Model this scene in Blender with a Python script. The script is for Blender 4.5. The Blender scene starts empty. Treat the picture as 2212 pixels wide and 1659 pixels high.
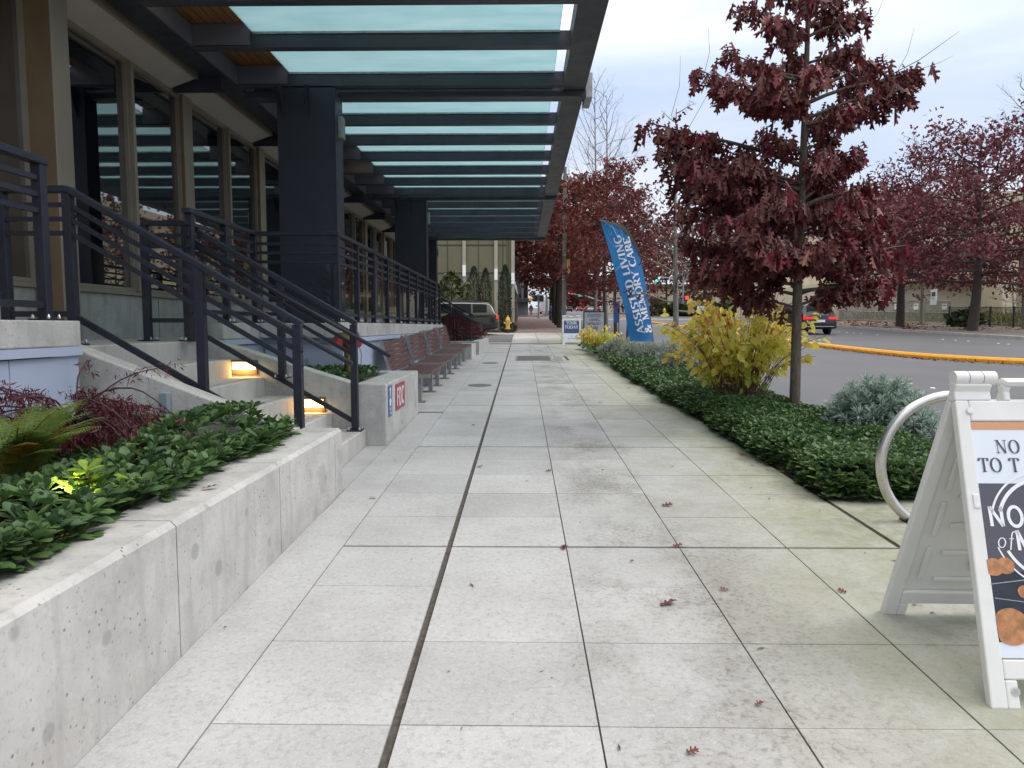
import bpy, bmesh, math, random
import numpy as np
from mathutils import Vector, Matrix
R = math.radians
sc = bpy.context.scene
col = sc.collection
# ------------------------------------------------------------ camera
F = 1530.0                      # focal length in units of a 2212 px wide picture
CZ = 1.45
PITCH = math.atan((829.5 - 705) / F); YAW = math.atan(22 / F)
cam = bpy.data.cameras.new('camera'); camo = bpy.data.objects.new('camera', cam); col.objects.link(camo)
cam.sensor_width = 36; cam.lens = F / 2212 * 36; cam.clip_end = 3000; cam.clip_start = .05
camo.location = (0, 0, CZ); camo.rotation_euler = (R(90) - PITCH, 0, YAW)
sc.camera = camo
# ------------------------------------------------------------ sky
w = bpy.data.worlds.new('World'); sc.world = w; w.use_nodes = True
nt = w.node_tree; nt.nodes.clear()
out = nt.nodes.new('ShaderNodeOutputWorld'); add = nt.nodes.new('ShaderNodeAddShader')
b1 = nt.nodes.new('ShaderNodeBackground'); b2 = nt.nodes.new('ShaderNodeBackground')
sky = nt.nodes.new('ShaderNodeTexSky'); sky.sky_type = 'NISHITA'; sky.sun_disc = False
sky.sun_elevation = R(48); sky.sun_rotation = R(100)
b1.inputs[1].default_value = .05
nt.links.new(sky.outputs[0], b1.inputs[0])
tc = nt.nodes.new('ShaderNodeTexCoord'); mp = nt.nodes.new('ShaderNodeMapping'); mp.inputs['Scale'].default_value = (1, 1, 4.5)
mp.inputs['Rotation'].default_value = (0, R(8), R(20))
nz = nt.nodes.new('ShaderNodeTexNoise'); nz.inputs['Scale'].default_value = 1.7; nz.inputs['Detail'].default_value = 5; nz.inputs['Roughness'].default_value = .5
rp = nt.nodes.new('ShaderNodeValToRGB'); rp.color_ramp.elements[0].position = .40; rp.color_ramp.elements[1].position = .62
rp.color_ramp.elements[0].color = (.54, .63, .83, 1); rp.color_ramp.elements[1].color = (.82, .83, .915, 1)
sx = nt.nodes.new('ShaderNodeSeparateXYZ'); mr = nt.nodes.new('ShaderNodeMapRange')
mr.inputs['From Min'].default_value = .25; mr.inputs['From Max'].default_value = .95; mr.inputs['To Min'].default_value = .88; mr.inputs['To Max'].default_value = 2.6
nt.links.new(tc.outputs['Generated'], mp.inputs[0]); nt.links.new(mp.outputs[0], nz.inputs['Vector'])
wm = nt.nodes.new('ShaderNodeMix'); wm.data_type = 'RGBA'; wm.inputs[7].default_value = (.90, .86, .80, 1); wr = nt.nodes.new('ShaderNodeMapRange'); wr.inputs['From Min'].default_value = .35; wr.inputs['From Max'].default_value = .85
nt.links.new(nz.outputs['Fac'], rp.inputs[0]); nt.links.new(rp.outputs[0], wm.inputs[6]); nt.links.new(wr.outputs[0], wm.inputs[0]); nt.links.new(wm.outputs[2], b2.inputs[0])
nt.links.new(tc.outputs['Generated'], sx.inputs[0]); nt.links.new(sx.outputs['Z'], mr.inputs['Value']); nt.links.new(sx.outputs['Z'], wr.inputs['Value']); nt.links.new(mr.outputs[0], b2.inputs[1])
nt.links.new(b1.outputs[0], add.inputs[0]); nt.links.new(b2.outputs[0], add.inputs[1]); nt.links.new(add.outputs[0], out.inputs[0])
# ------------------------------------------------------------ sun (through thick cloud)
sl = bpy.data.lights.new('sun', 'SUN'); sl.energy = 1.2; sl.angle = R(25); sl.color = (1, .95, .88)
so = bpy.data.objects.new('sun', sl); col.objects.link(so); so.rotation_euler = (R(42), 0, R(100 - 180 + 180))
sc.view_settings.view_transform = 'Standard'; sc.view_settings.look = 'None'; sc.view_settings.gamma = 1; sc.view_settings.exposure = 0.0
sc.cycles.max_bounces = 7; sc.cycles.transparent_max_bounces = 12; sc.cycles.caustics_reflective = False; sc.cycles.caustics_refractive = False
sc.cycles.sample_clamp_indirect = 6
# ------------------------------------------------------------ pixel <-> world (pixels of a 2212 x 1659 picture)
SL = (705 - 663) / F            # the street climbs away from the camera
def G(y): return SL * y
_f = Vector((-math.sin(YAW) * math.cos(PITCH), math.cos(YAW) * math.cos(PITCH), -math.sin(PITCH)))
_r = Vector((math.cos(YAW), math.sin(YAW), 0)); _u = _r.cross(_f)
def ray(px, py): return _f + _r * ((px - 1106) / F) - _u * ((py - 829.5) / F)
def aY(px, py, Y): d = ray(px, py); return Vector((0, 0, CZ)) + d * (Y / d.y)
def aX(px, py, X): d = ray(px, py); return Vector((0, 0, CZ)) + d * (X / d.x)
def aZ(px, py, Z): d = ray(px, py); return Vector((0, 0, CZ)) + d * ((Z - CZ) / d.z)
def aG(px, py): d = ray(px, py); t = -CZ / (d.z - SL * d.y); return Vector((0, 0, CZ)) + d * t

# ------------------------------------------------------------ mesh helpers
class MB:
    def __init__(s): s.v = []; s.f = []
    def quad(s, a, b, c, d): n = len(s.v); s.v += [tuple(a), tuple(b), tuple(c), tuple(d)]; s.f.append((n, n+1, n+2, n+3)); return s
    def poly(s, pts): n = len(s.v); s.v += [tuple(p) for p in pts]; s.f.append(tuple(range(n, n+len(pts)))); return s
    def box(s, x0, y0, z0, x1, y1, z1):
        x0, x1 = min(x0, x1), max(x0, x1); y0, y1 = min(y0, y1), max(y0, y1); z0, z1 = min(z0, z1), max(z0, z1)
        return s.hexa([(x0,y0,z0),(x1,y0,z0),(x1,y1,z0),(x0,y1,z0),(x0,y0,z1),(x1,y0,z1),(x1,y1,z1),(x0,y1,z1)])
    def hexa(s, p):
        n = len(s.v); s.v += [tuple(q) for q in p]
        for f in ((0,3,2,1),(4,5,6,7),(0,1,5,4),(1,2,6,5),(2,3,7,6),(3,0,4,7)): s.f.append(tuple(n+i for i in f))
        return s
    def slab(s, x0, y0, x1, y1, t, dz=0.0):      # a sheet that follows the street's slope, thickness t below dz
        return s.hexa([(x0,y0,G(y0)+dz-t),(x1,y0,G(y0)+dz-t),(x1,y1,G(y1)+dz-t),(x0,y1,G(y1)+dz-t),(x0,y0,G(y0)+dz),(x1,y0,G(y0)+dz),(x1,y1,G(y1)+dz),(x0,y1,G(y1)+dz)])
    def bar(s, p0, p1, wd, ht, up=(0,0,1)):
        p0 = Vector(p0); p1 = Vector(p1); d = (p1-p0).normalized(); up = Vector(up)
        if abs(d.dot(up)) > .98: up = Vector((0,1,0))
        a = d.cross(up).normalized(); b = a.cross(d).normalized(); a *= wd/2; b *= ht/2
        return s.hexa([p0-a-b, p0+a-b, p1+a-b, p1-a-b, p0-a+b, p0+a+b, p1+a+b, p1-a+b])
    def tube(s, pts, rad, seg=8, cap=True, closed=False):
        pts = [Vector(p) for p in pts]; n = len(pts)
        if not hasattr(rad, '__len__'): rad = [rad]*n
        base = len(s.v); prev = None
        for i, p in enumerate(pts):
            if closed: d = pts[(i+1) % n] - pts[i-1]
            else: d = pts[min(i+1, n-1)] - pts[max(i-1, 0)]
            if d.length < 1e-9: d = Vector((0,0,1))
            d.normalize()
            if prev is None:
                a = d.orthogonal().normalized()
            else:
                a = (prev - d*prev.dot(d)); a = a.normalized() if a.length > 1e-6 else d.orthogonal().normalized()
            prev = a; b = d.cross(a)
            for k in range(seg):
                t = 2*math.pi*k/seg; q = p + (a*math.cos(t)+b*math.sin(t))*rad[i]; s.v.append(tuple(q))
        for i in range(n if closed else n-1):
            j = (i+1) % n
            for k in range(seg):
                k2 = (k+1) % seg; s.f.append((base+i*seg+k, base+i*seg+k2, base+j*seg+k2, base+j*seg+k))
        if cap and not closed:
            s.f.append(tuple(base+k for k in reversed(range(seg)))); s.f.append(tuple(base+(n-1)*seg+k for k in range(seg)))
        return s
    def lathe(s, prof, c, seg=16, axis='z'):
        base = len(s.v); n = len(prof); c = Vector(c)
        for r, h in prof:
            for k in range(seg):
                t = 2*math.pi*k/seg; a, b = r*math.cos(t), r*math.sin(t)
                s.v.append(tuple(c + Vector({'z': (a,b,h), 'x': (h,a,b), 'y': (b,h,a)}[axis])))
        for i in range(n-1):
            for k in range(seg):
                k2 = (k+1) % seg; s.f.append((base+i*seg+k, base+i*seg+k2, base+(i+1)*seg+k2, base+(i+1)*seg+k))
        s.f.append(tuple(base+k for k in reversed(range(seg)))); s.f.append(tuple(base+(n-1)*seg+k for k in range(seg)))
        return s
    def prism(s, pts, axis, t0, t1):             # polygon in the two other axes, extruded along axis
        n = len(s.v); m = len(pts)
        def P(a, b, t): return {'x': (t,a,b), 'y': (a,t,b), 'z': (a,b,t)}[axis]
        s.v += [P(a, b, t0) for a, b in pts] + [P(a, b, t1) for a, b in pts]
        s.f.append(tuple(n+i for i in range(m))); s.f.append(tuple(n+m+i for i in reversed(range(m))))
        for i in range(m): j = (i+1) % m; s.f.append((n+i, n+m+i, n+m+j, n+j))
        return s
    def obj(s, name, mat, parent=None, world=True, smooth=False, bevel=0, seg=2, origin=None):
        off = Vector((0,0,0))
        if parent is not None and world: off = wloc(parent)
        if parent is None:
            if origin is None:
                a = np.array(s.v); origin = ((a[:,0].min()+a[:,0].max())/2, (a[:,1].min()+a[:,1].max())/2, a[:,2].min())
            off = Vector(origin)
        me = bpy.data.meshes.new(name); me.from_pydata([(v[0]-off.x, v[1]-off.y, v[2]-off.z) for v in s.v], [], s.f)
        bm = bmesh.new(); bm.from_mesh(me); bmesh.ops.recalc_face_normals(bm, faces=bm.faces); bm.to_mesh(me); bm.free()
        if smooth:
            for p in me.polygons: p.use_smooth = True
        if mat: me.materials.append(mat)
        o = bpy.data.objects.new(name, me); col.objects.link(o)
        if parent is None: o.location = off
        else: o.parent = parent
        if bevel:
            m = o.modifiers.new('bevel', 'BEVEL'); m.width = bevel; m.segments = seg; m.limit_method = 'ANGLE'; m.angle_limit = R(35)
        if smooth == 2:
            m = o.modifiers.new('es', 'EDGE_SPLIT'); m.split_angle = R(40)
        return o
def wloc(o):
    v = Vector(o.location)
    while o.parent: o = o.parent; v += o.location
    return v
def tag(o, label, cat, group=None, kind=None):
    if label: o['label'] = label
    if cat: o['category'] = cat
    if group: o['group'] = group
    if kind: o['kind'] = kind
    return o
def thing(name, label, cat, loc, rz=0, group=None):
    o = bpy.data.objects.new(name, None); col.objects.link(o); o.location = loc; o.rotation_euler = (0, 0, rz); o.empty_display_size = .1
    return tag(o, label, cat, group)
def struct(o): o['kind'] = 'structure'; return o
def dup(o, loc=None, rz=None, label=None, group=None, scale=None, parent=None):
    c = o.copy(); col.objects.link(c); c.parent = parent
    if loc is not None: c.location = loc
    if rz is not None: c.rotation_euler = (0, 0, rz)
    if scale is not None: c.scale = scale if hasattr(scale, '__len__') else (scale,)*3
    if label: c['label'] = label
    if group: c['group'] = group
    for ch in list(o.children): dup(ch, parent=c)
    return c

# scatter of many small leaves as one numpy mesh; 'rnd' attribute carries each leaf's own hue
def frames(d, rng, up=None, jitter=.6):
    d = d / (np.linalg.norm(d, axis=1, keepdims=True) + 1e-9); n = len(d)
    if up is None: up = np.tile([0, 0, 1.], (n, 1))
    up = up + rng.normal(0, jitter, (n, 3)); s = np.cross(d, up); s /= (np.linalg.norm(s, axis=1, keepdims=True) + 1e-9)
    nn = np.cross(s, d); return np.stack([s, d, nn], axis=2)         # columns: side, along, normal
def scatter(name, tv, tf, pos, Rm, scale, rnd, mat, parent=None, smooth=False, extra=None, origin=None):
    tv = np.asarray(tv, float); n = len(pos); k = len(tv)
    V = np.einsum('nij,kj->nki', Rm, tv) * np.asarray(scale).reshape(-1, 1, 1) + np.asarray(pos)[:, None, :]
    V = V.reshape(-1, 3)
    off = Vector((0,0,0)) if parent is None else wloc(parent)
    if origin is not None: off = Vector(origin)
    V = V - np.array(off)
    lt = np.array([len(f) for f in tf]); li = np.concatenate([np.array(f) for f in tf])
    LI = (np.arange(n)[:, None]*k + li[None, :]).reshape(-1); LT = np.tile(lt, n)
    me = bpy.data.meshes.new(name); me.vertices.add(len(V)); me.vertices.foreach_set('co', V.astype(np.float32).ravel())
    me.loops.add(len(LI)); me.loops.foreach_set('vertex_index', LI.astype(np.int32))
    me.polygons.add(len(LT)); st = np.concatenate([[0], np.cumsum(LT)[:-1]]); me.polygons.foreach_set('loop_start', st.astype(np.int32))
    try: me.polygons.foreach_set('loop_total', LT.astype(np.int32))
    except Exception: pass
    me.update(calc_edges=True)
    at = me.attributes.new('rnd', 'FLOAT', 'POINT'); at.data.foreach_set('value', np.repeat(np.asarray(rnd), k).astype(np.float32))
    if smooth: me.polygons.foreach_set('use_smooth', np.ones(len(LT), bool))
    me.materials.append(mat); o = bpy.data.objects.new(name, me); col.objects.link(o)
    if parent is not None: o.parent = parent
    elif origin is not None: o.location = off
    return o

# ------------------------------------------------------------ materials
def hexc(h): h = h.lstrip('#'); return tuple(((int(h[i:i+2], 16)/255)**2.2) for i in (0, 2, 4)) + (1,)
class NT:
    def __init__(s, name):
        s.m = bpy.data.materials.new(name); s.m.use_nodes = True; s.t = s.m.node_tree; s.b = s.t.nodes['Principled BSDF']; s.o = s.t.nodes['Material Output']
        s.pos = None
    def n(s, t, **kw):
        x = s.t.nodes.new('ShaderNode'+t)
        for k, v in kw.items():
            if k in x.inputs: x.inputs[k].default_value = v
            else: setattr(x, k, v)
        return x
    def l(s, a, b): s.t.links.new(a, b)
    def P(s):
        if s.pos is None: s.pos = s.n('NewGeometry').outputs['Position']
        return s.pos
    def noise(s, scale, detail=4, rough=.55, stretch=None, src=None):
        x = s.n('TexNoise', Scale=scale, Detail=detail, Roughness=rough); v = src or s.P()
        if stretch:
            m = s.n('Mapping'); m.inputs['Scale'].default_value = stretch; s.l(v, m.inputs[0]); v = m.outputs[0]
        s.l(v, x.inputs['Vector']); return x.outputs['Fac']
    def ramp(s, fac, stops):
        r = s.n('ValToRGB'); e = r.color_ramp.elements
        while len(e) > 1: e.remove(e[-1])
        e[0].position = stops[0][0]; e[0].color = C4(stops[0][1])
        for p, c in stops[1:]: q = e.new(p); q.color = C4(c)
        s.l(fac, r.inputs[0]); return r.outputs[0]
    def mix(s, fac, a, b, mode='MIX'):
        m = s.n('Mix', data_type='RGBA', blend_type=mode)
        for i, v in ((0, fac), (6, a), (7, b)):
            if isinstance(v, (int, float)): m.inputs[i].default_value = v
            elif isinstance(v, tuple): m.inputs[i].default_value = C4(v)
            else: s.l(v, m.inputs[i])
        return m.outputs[2]
    def mathn(s, op, a, b=None, clamp=False):
        m = s.n('Math', operation=op); m.use_clamp = clamp
        for i, v in ((0, a), (1, b)):
            if v is None: continue
            if isinstance(v, (int, float)): m.inputs[i].default_value = v
            else: s.l(v, m.inputs[i])
        return m.outputs[0]
    def bump(s, h, strength=.3, dist=.01):
        b = s.n('Bump', Strength=strength, Distance=dist); s.l(h, b.inputs['Height']); s.l(b.outputs[0], s.b.inputs['Normal'])
    def set(s, **kw):
        for k, v in kw.items():
            i = s.b.inputs[k.replace('_', ' ')]
            if isinstance(v, (int, float)): i.default_value = v
            elif isinstance(v, tuple): i.default_value = C4(v)
            else: s.l(v, i)
        return s
def C4(c): return tuple(c) if len(c) == 4 else tuple(c) + (1,)
def pm(name, c, rough=.6, metal=0, var=.12, scale=6, bump=.05, spec=.5, bscale=None, dist=.004):
    """a plain surface with gentle uneven tone, grime and grain"""
    n = NT(name); f = n.noise(scale, 6); lo = tuple(x*(1-var) for x in c[:3]); hi = tuple(min(1, x*(1+var)) for x in c[:3])
    n.set(Base_Color=n.ramp(f, [(.3, lo), (.7, hi)]), Metallic=metal)
    n.set(Roughness=n.ramp(n.noise(scale*2.3, 3), [(.3, (rough*.85,)*3), (.7, (min(1, rough*1.15),)*3)]))
    n.b.inputs['Specular IOR Level'].default_value = spec
    if bump: n.bump(n.noise(bscale or scale*14, 4), bump, dist)
    return n.m
def leafmat(name, cols, rough=.5, trans=.25, spec=.4):
    n = NT(name); a = n.n('Attribute', attribute_name='rnd'); k = len(cols)
    c = n.ramp(a.outputs['Fac'], [(i/max(1, k-1), x) for i, x in enumerate(cols)])
    v = n.noise(30, 3); c = n.mix(n.mathn('MULTIPLY', v, .35), c, (.02, .015, .01)); n.set(Base_Color=c, Roughness=rough)
    n.b.inputs['Specular IOR Level'].default_value = spec
    if trans:
        t = n.n('BsdfTranslucent'); n.l(c, t.inputs[0]); mx = n.n('MixShader'); mx.inputs[0].default_value = trans
        n.l(n.b.outputs[0], mx.inputs[1]); n.l(t.outputs[0], mx.inputs[2]); n.l(mx.outputs[0], n.o.inputs[0])
    return n.m
def emis(name, c, s, base=None):
    n = NT(name); n.set(Base_Color=base or c, Emission_Color=c, Emission_Strength=s, Roughness=.4); return n.m
# ------------------------------------------------------------ the named materials
def concrete(name, base, streak=True, holes=True, var=.22, patch=True):
    n = NT(name); b = base
    c = n.ramp(n.noise(2.2, 7, .66), [(.30, tuple(x*(1-var*1.3) for x in b)), (.5, b), (.68, tuple(x*(1+var*.8) for x in b))])
    c = n.mix(n.mathn('MULTIPLY', n.noise(45, 3), .30), c, tuple(x*.62 for x in b))
    if streak:
        s = n.ramp(n.noise(7, 5, .6, stretch=(1.6, 1.6, .22)), [(.52, (0,0,0)), (.72, (1,1,1))])
        c = n.mix(n.mathn('MULTIPLY', s, .5), c, tuple(x*.62 for x in b))
    if patch:
        s = n.ramp(n.noise(3.3, 2, .4), [(.66, (0,0,0)), (.70, (1,1,1))]); c = n.mix(n.mathn('MULTIPLY', s, .42), c, (b[0]*.58, b[1]*.58, b[2]*.6))
    h = n.noise(60, 5)
    if holes:
        v = n.n('TexVoronoi', Scale=26); v.inputs['Randomness'].default_value = 1; n.l(n.P(), v.inputs['Vector'])
        g = n.ramp(n.noise(4, 2), [(.45, (0,0,0)), (.6, (1,1,1))])
        d = n.ramp(v.outputs['Distance'], [(.12, (1,1,1)), (.18, (0,0,0))]); d = n.mathn('MULTIPLY', d, g)
        c = n.mix(n.mathn('MULTIPLY', d, .7), c, (.10, .10, .09)); h = n.mathn('SUBTRACT', h, d)
    if holes:
        sz = n.n('SeparateXYZ'); n.l(n.P(), sz.inputs[0]); lo_ = n.n('MapRange'); lo_.inputs['From Min'].default_value = .42; lo_.inputs['From Max'].default_value = .0; lo_.clamp = True; n.l(sz.outputs['Z'], lo_.inputs['Value'])
        dr = n.mathn('MULTIPLY', lo_.outputs[0], n.ramp(n.noise(5, 5, .7, stretch=(1,1,.5)), [(.38, (0,0,0)), (.65, (1,1,1))])); c = n.mix(n.mathn('MULTIPLY', dr, .45), c, (.27,.235,.185))
        v2 = n.n('TexVoronoi', Scale=3.1); n.l(n.P(), v2.inputs['Vector']); d2 = n.ramp(v2.outputs['Distance'], [(.115, (1,1,1)), (.14, (0,0,0))]); c = n.mix(n.mathn('MULTIPLY', d2, .55), c, (.25,.25,.245))
        sp_ = n.ramp(n.noise(38, 4, .75), [(.34, (1,1,1)), (.44, (0,0,0))]); c = n.mix(n.mathn('MULTIPLY', sp_, .35), c, (.22,.21,.19))
    n.set(Base_Color=c, Roughness=.85); n.b.inputs['Specular IOR Level'].default_value = .25; n.bump(h, .35, .004)
    return n.m
M = {}
M['wall'] = concrete('cast_concrete', (.50, .49, .465))
M['step'] = concrete('step_concrete', (.50, .485, .455), holes=False, var=.14)
M['stem'] = concrete('stem_concrete', (.40, .385, .355), var=.2)
M['curb'] = concrete('curb_concrete', (.40, .39, .37), holes=False)
def sidewalk_mat():
    n = NT('broomed_concrete'); b = (.475, .473, .468)
    a = n.n('Attribute', attribute_name='tone').outputs['Fac']
    c = n.ramp(n.noise(1.6, 8, .65), [(.25, (.375,.372,.365)), (.5, b), (.75, (.54,.54,.535))])
    c = n.mix(1, c, n.ramp(a, [(0, (.90,.90,.90)), (1, (1.05,1.05,1.04))]), 'MULTIPLY')
    sp = n.ramp(n.noise(170, 3, .7), [(.33, (1,1,1)), (.47, (0,0,0))]); c = n.mix(n.mathn('MULTIPLY', sp, .42), c, (.24,.235,.22))
    gr = n.ramp(n.noise(38, 4, .75), [(.36, (1,1,1)), (.5, (0,0,0))]); c = n.mix(n.mathn('MULTIPLY', gr, .5), c, (.29,.28,.26))
    gw = n.ramp(n.noise(52, 3, .75), [(.55, (0,0,0)), (.66, (1,1,1))]); c = n.mix(n.mathn('MULTIPLY', gw, .30), c, (.66,.65,.62))
    s = n.n('SeparateXYZ'); n.l(n.P(), s.inputs[0])
    def band(x0, x1): m = n.n('MapRange'); m.inputs['From Min'].default_value = x0; m.inputs['From Max'].default_value = x1; n.l(s.outputs['X'], m.inputs['Value']); m.clamp = True; return m.outputs[0]
    # moss grows on the side that the rain reaches: real staining
    g = n.mathn('MULTIPLY', band(.25, 2.5), n.ramp(n.noise(1.1, 7, .68), [(.40, (0,0,0)), (.66, (1,1,1))]))
    c = n.mix(n.mathn('MULTIPLY', band(.8, 2.2), .38), c, (.30, .31, .20)); c = n.mix(n.mathn('MULTIPLY', g, .85), c, (.25, .255, .145))
    g2 = n.mathn('MULTIPLY', band(1.2, 2.3), n.ramp(n.noise(7, 6, .7), [(.42, (0,0,0)), (.7, (1,1,1))])); c = n.mix(n.mathn('MULTIPLY', g2, .6), c, (.15, .17, .065))
    # dark footfall and drip stains
    tri = n.mathn('MULTIPLY', band(.0, .55), n.mathn('SUBTRACT', 1, band(.9, 1.7)))
    d = n.mathn('MULTIPLY', tri, n.ramp(n.noise(1.3, 7, .7, stretch=(1, .75, 1)), [(.44, (0,0,0)), (.62, (1,1,1))])); d = n.mathn('MULTIPLY', d, n.mathn('ADD', n.mathn('MULTIPLY', gr, .55), .5)); c = n.mix(d, c, (.17,.16,.13))
    e = n.ramp(n.noise(3.7, 5, .7), [(.60, (0,0,0)), (.72, (1,1,1))]); c = n.mix(n.mathn('MULTIPLY', e, .22), c, (.32,.315,.30))
    # broom strokes run across the walk
    br = n.noise(26, 3, .6, stretch=(.10, 2.2, 1)); h = n.mathn('ADD', br, n.mathn('MULTIPLY', n.noise(170, 3, .7), .8))
    n.set(Base_Color=c, Roughness=.78); n.b.inputs['Specular IOR Level'].default_value = .3; n.bump(h, .35, .003); return n.m
M['walk'] = sidewalk_mat()
def asphalt(name='asphalt', b=(.085,.085,.09)):
    n = NT(name)
    c = n.ramp(n.noise(.35, 7, .6), [(.3, tuple(x*.85 for x in b)), (.7, tuple(x*1.18 for x in b))])
    c = n.mix(n.mathn('MULTIPLY', n.ramp(n.noise(130, 2), [(.5, (0,0,0)), (.7, (1,1,1))]), .35), c, (.2,.2,.2))
    t = n.ramp(n.noise(1.2, 5, .6, stretch=(1, .12, 1)), [(.45, (0,0,0)), (.7, (1,1,1))]); c = n.mix(n.mathn('MULTIPLY', t, .25), c, tuple(x*.65 for x in b))
    p = n.ramp(n.noise(2.5, 6, .7, stretch=(2.5, .5, 1)), [(.70, (0,0,0)), (.74, (1,1,1))]); c = n.mix(n.mathn('MULTIPLY', p, .35), c, (.28,.28,.27))
    n.set(Base_Color=c, Roughness=.62); n.bump(n.noise(150, 3), .4, .004); n.b.inputs['Specular IOR Level'].default_value = .45; return n.m
M['asphalt'] = asphalt(); M['drive'] = asphalt('drive_asphalt', (.12,.12,.125))
def brickmat(name, c1, c2, mort, sc_, axis='xy', off=.5):
    n = NT(name); bt = n.n('TexBrick', Scale=sc_); bt.offset = off
    m = n.n('Mapping'); n.l(n.P(), m.inputs[0])
    if axis == 'xz': m.inputs['Rotation'].default_value = (R(-90), 0, 0)
    if axis == 'yz': m.inputs['Rotation'].default_value = (R(-90), 0, R(90))
    n.l(m.outputs[0], bt.inputs['Vector']); bt.inputs['Color1'].default_value = C4(c1); bt.inputs['Color2'].default_value = C4(c2); bt.inputs['Mortar'].default_value = C4(mort)
    bt.inputs['Mortar Size'].default_value = .015
    c = n.mix(n.mathn('MULTIPLY', n.noise(1.5, 6), .5), bt.outputs['Color'], tuple(x*.6 for x in c1)); n.set(Base_Color=c, Roughness=.85); n.bump(bt.outputs['Fac'], -.3, .004); return n.m
M['paver'] = brickmat('brick_pavers', (.23,.165,.14), (.30,.22,.185), (.13,.10,.09), 4.5)
M['stoneblock'] = brickmat('split_block', (.27,.20,.155), (.36,.27,.215), (.19,.15,.12), 2.2, 'xz')
M['soil'] = pm('soil', (.045,.033,.024), .95, var=.5, scale=20, bump=.8, dist=.02)
M['filler'] = pm('joint_filler', (.085,.072,.06), .9, var=.4, scale=25, bump=.5)
M['steel'] = pm('painted_steel', (.034,.038,.053), .42, var=.10, scale=3, bump=.02, spec=.35)
M['rail'] = pm('railing_paint', (.021,.024,.035), .45, var=.15, scale=9, bump=.03, spec=.3)
M['steel2'] = pm('beam_paint', (.062,.067,.082), .5, var=.18, scale=2.5, bump=.03, spec=.35)
M['bluepanel'] = pm('blue_grey_panel', (.42,.47,.60), .5, var=.05, scale=1.5, bump=.02)
M['plate'] = pm('steel_bounce_light_tone', (.12,.128,.155), .4, var=.08, scale=2, bump=.02)  # canopy steel made paler: bounced sky light put into the base colour
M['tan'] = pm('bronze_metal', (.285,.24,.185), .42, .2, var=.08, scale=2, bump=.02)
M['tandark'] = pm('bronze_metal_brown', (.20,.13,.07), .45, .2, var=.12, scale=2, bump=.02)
M['soffit'] = pm('cream_soffit', (.56,.50,.44), .55, var=.06, scale=2, bump=.02)
def ceilwood():
    n = NT('cedar_boards'); wv = n.n('TexWave', Scale=2.6); wv.bands_direction = 'X'; n.l(n.P(), wv.inputs['Vector']); c = n.ramp(n.noise(8, 6, .6, stretch=(3, .3, 1)), [(.3, (.22,.09,.03)), (.7, (.42,.19,.07))]); c = n.mix(n.ramp(wv.outputs['Fac'], [(.0, (1,1,1)), (.06, (0,0,0))]), c, (.03,.015,.01)); n.set(Base_Color=c, Roughness=.5); return n.m
M['wood'] = ceilwood()
M['bench'] = None
def woodmat():
    n = NT('oiled_hardwood'); o = n.n('ObjectInfo').outputs['Random']
    c = n.ramp(n.noise(9, 6, .65, stretch=(4, .5, 4)), [(.25, (.045,.018,.014)), (.5, (.10,.042,.034)), (.75, (.17,.080,.068))])
    n.set(Base_Color=c, Roughness=.45); n.bump(n.noise(40, 4, .6, stretch=(4, .4, 4)), .35, .003); return n.m
M['bench'] = woodmat()
M['galv'] = pm('galvanised_steel', (.36,.36,.35), .45, .7, var=.15, scale=12, bump=.05)
M['stainless'] = pm('brushed_stainless', (.62,.60,.57), .30, 1, var=.06, scale=18, bump=.04)
M['bolt'] = pm('zinc_bolt', (.55,.55,.55), .35, .8)
M['pwhite'] = pm('white_plastic', (.74,.74,.71), .42, var=.05, scale=5, bump=.06)
M['poster'] = pm('poster_white', (.72,.77,.84), .35, var=.02); M['slate'] = pm('poster_slate', (.085,.08,.10), .3, var=.05)
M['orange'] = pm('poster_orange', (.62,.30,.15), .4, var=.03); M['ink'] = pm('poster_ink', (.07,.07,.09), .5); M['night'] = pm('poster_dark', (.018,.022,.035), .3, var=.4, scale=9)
M['white'] = pm('white_print', (.80,.82,.85), .45, var=.02, bump=0); M['cookie'] = pm('poster_cookie', (.42,.19,.08), .5, var=.35, scale=40, bump=0)
M['ghost'] = pm('poster_grey_blue', (.20,.22,.30), .4, var=.5, scale=12, bump=0)
M['signblue'] = pm('sign_blue', (.035,.10,.28), .4, var=.05); M['signred'] = pm('sign_red', (.33,.025,.035), .4, var=.05); M['navy'] = pm('sign_navy', (.035,.07,.19), .45, var=.04)
M['yellow'] = pm('yellow_kerb_paint', (.78,.36,.012), .55, var=.12, scale=6, bump=.15)
M['marker'] = pm('lane_marker_white', (.75,.75,.72), .5)
M['hydrant'] = pm('hydrant_yellow', (.70,.45,.10), .45, var=.15, scale=15); M['dark'] = pm('dark_metal', (.03,.03,.03), .5)
M['concpole'] = concrete('pole_concrete', (.22,.21,.195), False, False); M['poleblue'] = pm('pole_grey_blue', (.30,.36,.40), .45, .3)
M['brass'] = pm('aged_brass', (.20,.13,.05), .4, .7, var=.3, scale=20); M['red'] = pm('red_cap', (.36,.010,.016), .35)
M['olive'] = pm('olive_stucco', (.205,.19,.12), .9, var=.07, scale=.6, bump=.25, bscale=60); M['cream'] = pm('cream_trim', (.46,.43,.35), .7, var=.05)
M['beige'] = None
def flutemat():
    n = NT('fluted_beige_concrete'); wv = n.n('TexWave', Scale=3.2); wv.bands_direction = 'X'; n.l(n.P(), wv.inputs['Vector'])
    c = n.ramp(n.noise(.5, 6, .6, stretch=(1,1,.3)), [(.3, (.50,.42,.29)), (.7, (.66,.58,.43))]); n.set(Base_Color=c, Roughness=.9); n.bump(wv.outputs['Fac'], .6, .05); return n.m
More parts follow.
